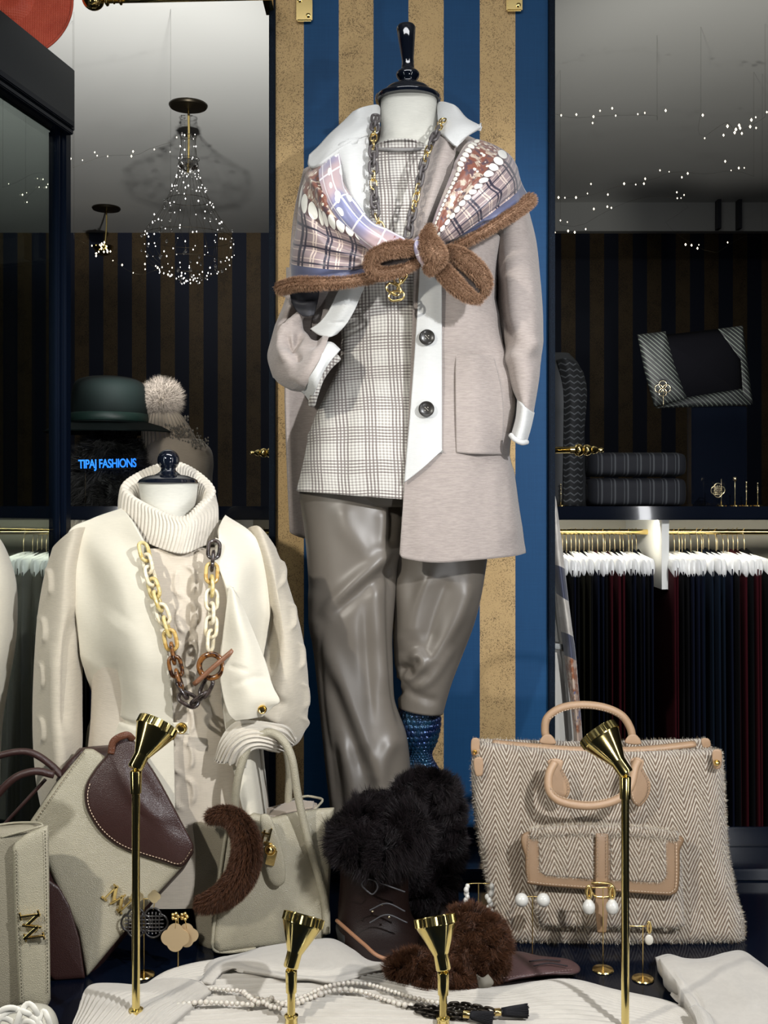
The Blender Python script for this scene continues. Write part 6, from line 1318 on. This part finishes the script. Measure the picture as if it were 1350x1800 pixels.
bn = thing('pompom_beanie', (wx(292, 3.08), 3.08, wz(790, 3.08)), 'beige knitted beanie with fur pompom and beaded front', 'hat')
rings('cap', [(718, 270, 300, 3.08, .03), (728, 260, 316, 3.08, .05), (750, 252, 332, 3.08, .07), (775, 250, 345, 3.08, .08), (789, 250, 348, 3.08, .08)], bk, bn, 240, 40, 2, lambda px, py, u, v: .0022*np.sin(u*34*2*PI))
pp = sphere('pompom', P(285, 702, 3.06), .036, bk, bn, 20)
pf = G('pale_fur'); n = pf.N('ShaderNodeUVMap'); u, v, _ = pf.sep(S(pf, n.outputs[0])); palef = pf.out(pf.mix(u, (.17, .145, .12), (.36, .31, .26)), .7)
fur('pompom_hair', pp, 9000, .032, .0011, palef, pp, (0, 0, .1), .8, 53)
bead = plain('smoky_bead', (.25, .23, .2), .15, .6)
octs('beads', [P(random.gauss(315, 14), random.gauss(762, 14), 3.0-.0) for _ in range(90)], [random.uniform(.002, .004) for _ in range(90)], bead, bn)
b3 = thing('folded_beret', (wx(315, 3.05), 3.05, ZS), 'flat beige knitted hat with beaded band under the pompom beanie', 'hat')
rings('body', [(772, 262, 352, 3.07, .07), (790, 256, 370, 3.07, .09), (815, 256, 374, 3.07, .10), (840, 262, 372, 3.07, .10), (888, 262, 372, 3.07, .10)], bk, b3, 60, 20)
octs('beads', [P(random.uniform(335, 366), 778+random.gauss(0, 5), 2.975) for _ in range(50)], [random.uniform(.002, .0035) for _ in range(50)], bead, b3)
# blue lettering reflected in the glass, built as glowing letters among the goods
tx = bpy.data.curves.new('lettering', 'FONT'); tx.body = 'TIPAJ FASHIONS'; tx.size = .034; tx.extrude = .001; tx.bevel_depth = .0006; tx.space_character = .94; tx.align_x = 'CENTER'
to = bpy.data.objects.new('lettering', tx); COL.objects.link(to); bpy.context.view_layer.update()
dg = bpy.context.evaluated_depsgraph_get(); me = bpy.data.meshes.new_from_object(to.evaluated_get(dg)); bpy.data.objects.remove(to)
me.materials.clear(); me.materials.append(plain('blue_reflection_glow', (.02, .2, .6), .4, 0, emi=(.012, .20, .85), ems=1.3))
c = P(189, 822, 2.93); ns = thing('reflected_lettering', (c.x, 2.93, ZS), 'small glowing blue lettering imitating a window reflection in front of the black fur stole', 'sign')
M = Matrix.Translation(c) @ Matrix.Rotation(PI/2, 4, 'X') @ Matrix.Rotation(R(1.5), 4, 'Z') @ Matrix.Diagonal((.68, .98, 1, 1))
attach(bpy.data.objects.new('lettering', me), ns, M)
for px in (150, 228): tube('leg', [(px, 824, 2.934), (px, 850, 2.934), (px, 889.5, 2.934)], .0015, bronze, ns, 8, 4)  # added legs and rail carry what is only a reflection
tube('added_tray', [(142, 825, 2.934), (189, 824.5, 2.934), (238, 823, 2.934)], .0015, bronze, ns, 8, 6)
# right hand side goods
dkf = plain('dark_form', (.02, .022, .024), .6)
zf = thing('dark_dress_form', (wx(985, 3.05), 3.05, ZS), 'shadowed dress form wearing a zigzag knit beside the panel', 'mannequin')
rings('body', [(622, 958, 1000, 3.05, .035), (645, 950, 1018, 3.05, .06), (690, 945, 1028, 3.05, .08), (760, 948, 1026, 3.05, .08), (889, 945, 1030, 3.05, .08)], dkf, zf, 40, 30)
g = G('zigzag_knit'); o_ = g.coord(); x, y, z = g.sep(o_); q = ((z+((x/.022).frac()-.5).abs()*.014)/.017).frac().lt(.22)
zz_m = g.out(g.mix(q, (.006, .007, .008), (.07, .075, .08)), .8)
skin('zigzag_stole', [[(978, 632, 2.99), (995, 630, 2.96), (1015, 640, 2.98), (1026, 655, 3.0)], [(990, 690, 2.97), (1005, 690, 2.95), (1020, 690, 2.96), (1032, 692, 2.99)], [(990, 780, 2.97), (1003, 780, 2.95), (1016, 780, 2.96), (1026, 782, 2.99)], [(990, 889, 2.96), (1003, 889, 2.95), (1016, 889, 2.96), (1024, 889, 2.98)]], zz_m, zf, 30, 60, thick=.006)
g = G('chevron_scarf'); o_ = g.coord(); x, y, z = g.sep(o_); q = ((z+x*.9)/.013).frac().lt(.28)
chv = g.out(g.mix(q*g.noise(o_, 20, 2).ss(.3, .5), (.004, .005, .006), (.085, .10, .085)), .6)
pw = thing('framed_scarf', (wx(1220, 3.1), 3.1, ZS), 'dark square cushion edged with a striped silk scarf on the rear shelf', 'scarf')
pl_ = thing('black_plinth', (wx(1262, 3.1), 3.12, ZS), 'low black display block holding up the striped-edged cushion', 'plinth')
boxW('block', (wx(1262, 3.12), 3.13, (ZS+wz(714, 3.12))/2), (.16, .05, wz(714, 3.12)-ZS), gloss_black, pl_, bevel=.003)
pillow('cushion', [(1150, 590), (1200, 585), (1305, 573), (1310, 700), (1180, 712)], plain('black_velvet', (.002, .002, .003), .95, spec=.05), pw, 3.1, .06, .2, 120, .3, corners=True)
for nm_, pl in (('left_border', [(1120, 588), (1170, 582), (1186, 640), (1208, 700), (1150, 716), (1132, 650)]), ('lower_border', [(1208, 698), (1310, 682), (1322, 712), (1150, 718)]), ('right_border', [(1262, 578), (1306, 572), (1324, 712), (1306, 700), (1300, 610)])):
    pillow('scarf_border', pl, chv, pw, 3.085, .02, .3, 80, .4, corners=True)
c = P(1165, 683, 3.06); br = thing('clover_brooch', tuple(c), 'gold openwork clover brooch pinned to the striped scarf border', 'brooch')
for k in range(4):
    a = k*PI/2; cc_ = c+Vector((.011*math.cos(a), 0, .011*math.sin(a)))
    tube('petal_ring', [tuple(cc_+Vector((.011*math.cos(t), 0, .011*math.sin(t)))) for t in np.linspace(0, 2*PI, 10, endpoint=False)], .0013, palegold, br, 6, 24, closed_path=True, world=True)
tube('pin', [(1166, 690, 3.06), (1166, 705, 3.06), (1166, 717, 3.06)], .0009, palegold, br, 6, 4)
g = G('dark_tartan'); o_ = g.coord(); x, y, z = g.sep(o_); q = ((x/.035).frac().lt(.12)).mx((x/.035+.25).frac().lt(.06))
tart = g.out(g.mix(q, (.005, .006, .010), (.055, .06, .065)), .8)
for nm_, lab, y0, y1 in (('a', 'dark striped folded scarf, upper of the two on the rear shelf', 797, 838), ('b', 'dark folded scarf with pale edge stripe, lower of the two', 841, 889)):
    t = thing('folded_scarf', (wx(1110, 3.03), 3.03, wz(y1, 3.03)), lab, 'scarf')
    rings('folds', [(y0, 1034, 1186, 3.05, .07), (y0+5, 1026, 1194, 3.05, .10), ((y0+y1)/2, 1024, 1196, 3.05, .105), (y1-5, 1026, 1194, 3.05, .10), (y1, 1034, 1186, 3.05, .07)], tart, t, 120, 24, 5)
def pin_stand(px, top, k, lab):
    D = 2.96; t = thing('earring_stand', (wx(px, D), D, ZS), lab, 'stand', 'thin gold stands on the rear shelf')
    lathe('base', [(0, 0), (.014, 0), (.014, .002), (0, .004)], gold, t, Matrix.Translation((wx(px, D), D, ZS)), 20)
    tube('rod', [(px, 889, D), (px, (889+top)/2, D), (px, top, D)], .0011, palegold, t, 6, 4)
    if k == 1: clover('clover_drop', P(px-6, top+20, D-.004), .019, palegold, t, filig=True)
    elif k == 2: sphere('stud', P(px, top, D-.003), .006, palegold, t, 12)
    else:
        for j in range(3): sphere('bead', P(px, top+8*j, D-.003), .003, palegold, t, 8)
for px, top, k, lab in ((986, 852, 0, 'thin gold earring stand on the rear shelf next to the striped panel'), (1268, 842, 1, 'rear shelf earring stand with an openwork clover drop'), (1292, 842, 2, 'rear shelf earring stand topped by a round stud'), (1312, 848, 0, 'rear shelf beaded earring stand, second from the right edge'), (1332, 850, 0, 'rear shelf beaded earring stand nearest the right edge')): pin_stand(px, top, k, lab)
# red sinamay hat on the cabinet
g = G('red_sinamay'); o_ = g.coord(); x, y, z = g.sep(o_); wv_ = ((x*1400).sin()*.5+.5)*((y*1400).sin()*.5+.5)
n = g.noise(g.scale(o_, (1, 1, 1)), 40, 4, .7)
red = g.out(g.mix(n, (.60, .045, .014), (.90, .16, .07)), .55, 0, g.bump(wv_*.5+n, .6, .002), sheen=.4)
c = P(18, 8, 2.40); rh = thing('sinamay_hat', tuple(c), 'coral red woven sinamay saucer hat perched on the cabinet top', 'hat')
M = Matrix.Translation(c) @ Vector((.12, -1, .10)).to_track_quat('Z', 'Y').to_matrix().to_4x4() @ Matrix.Scale(1.09, 4)

lathe('saucer', cr([(0, .030), (.03, .034), (.055, .022), (.075, .012), (.105, .010), (.122, .020), (.127, .024)], 50), red, rh, M, 96)
tube('rolled_brim', [tuple(M @ Vector((.127*math.cos(t), .127*math.sin(t), .024))) for t in np.linspace(0, 2*PI, 24, endpoint=False)], .0032, red, rh, 8, 96, closed_path=True, world=True)
merge_tubes('straw_weave', [[tuple(M @ Vector((a_*math.cos(t0+s_*.35), a_*math.sin(t0+s_*.35), z_+.0008))) for s_, (a_, z_) in enumerate(((.06, .020), (.08, .0125), (.105, .0112), (.124, .022)))] for t0 in np.linspace(0, 2*PI, 120, endpoint=False)], .0005, red, rh, 4, 10, kind='stuff')
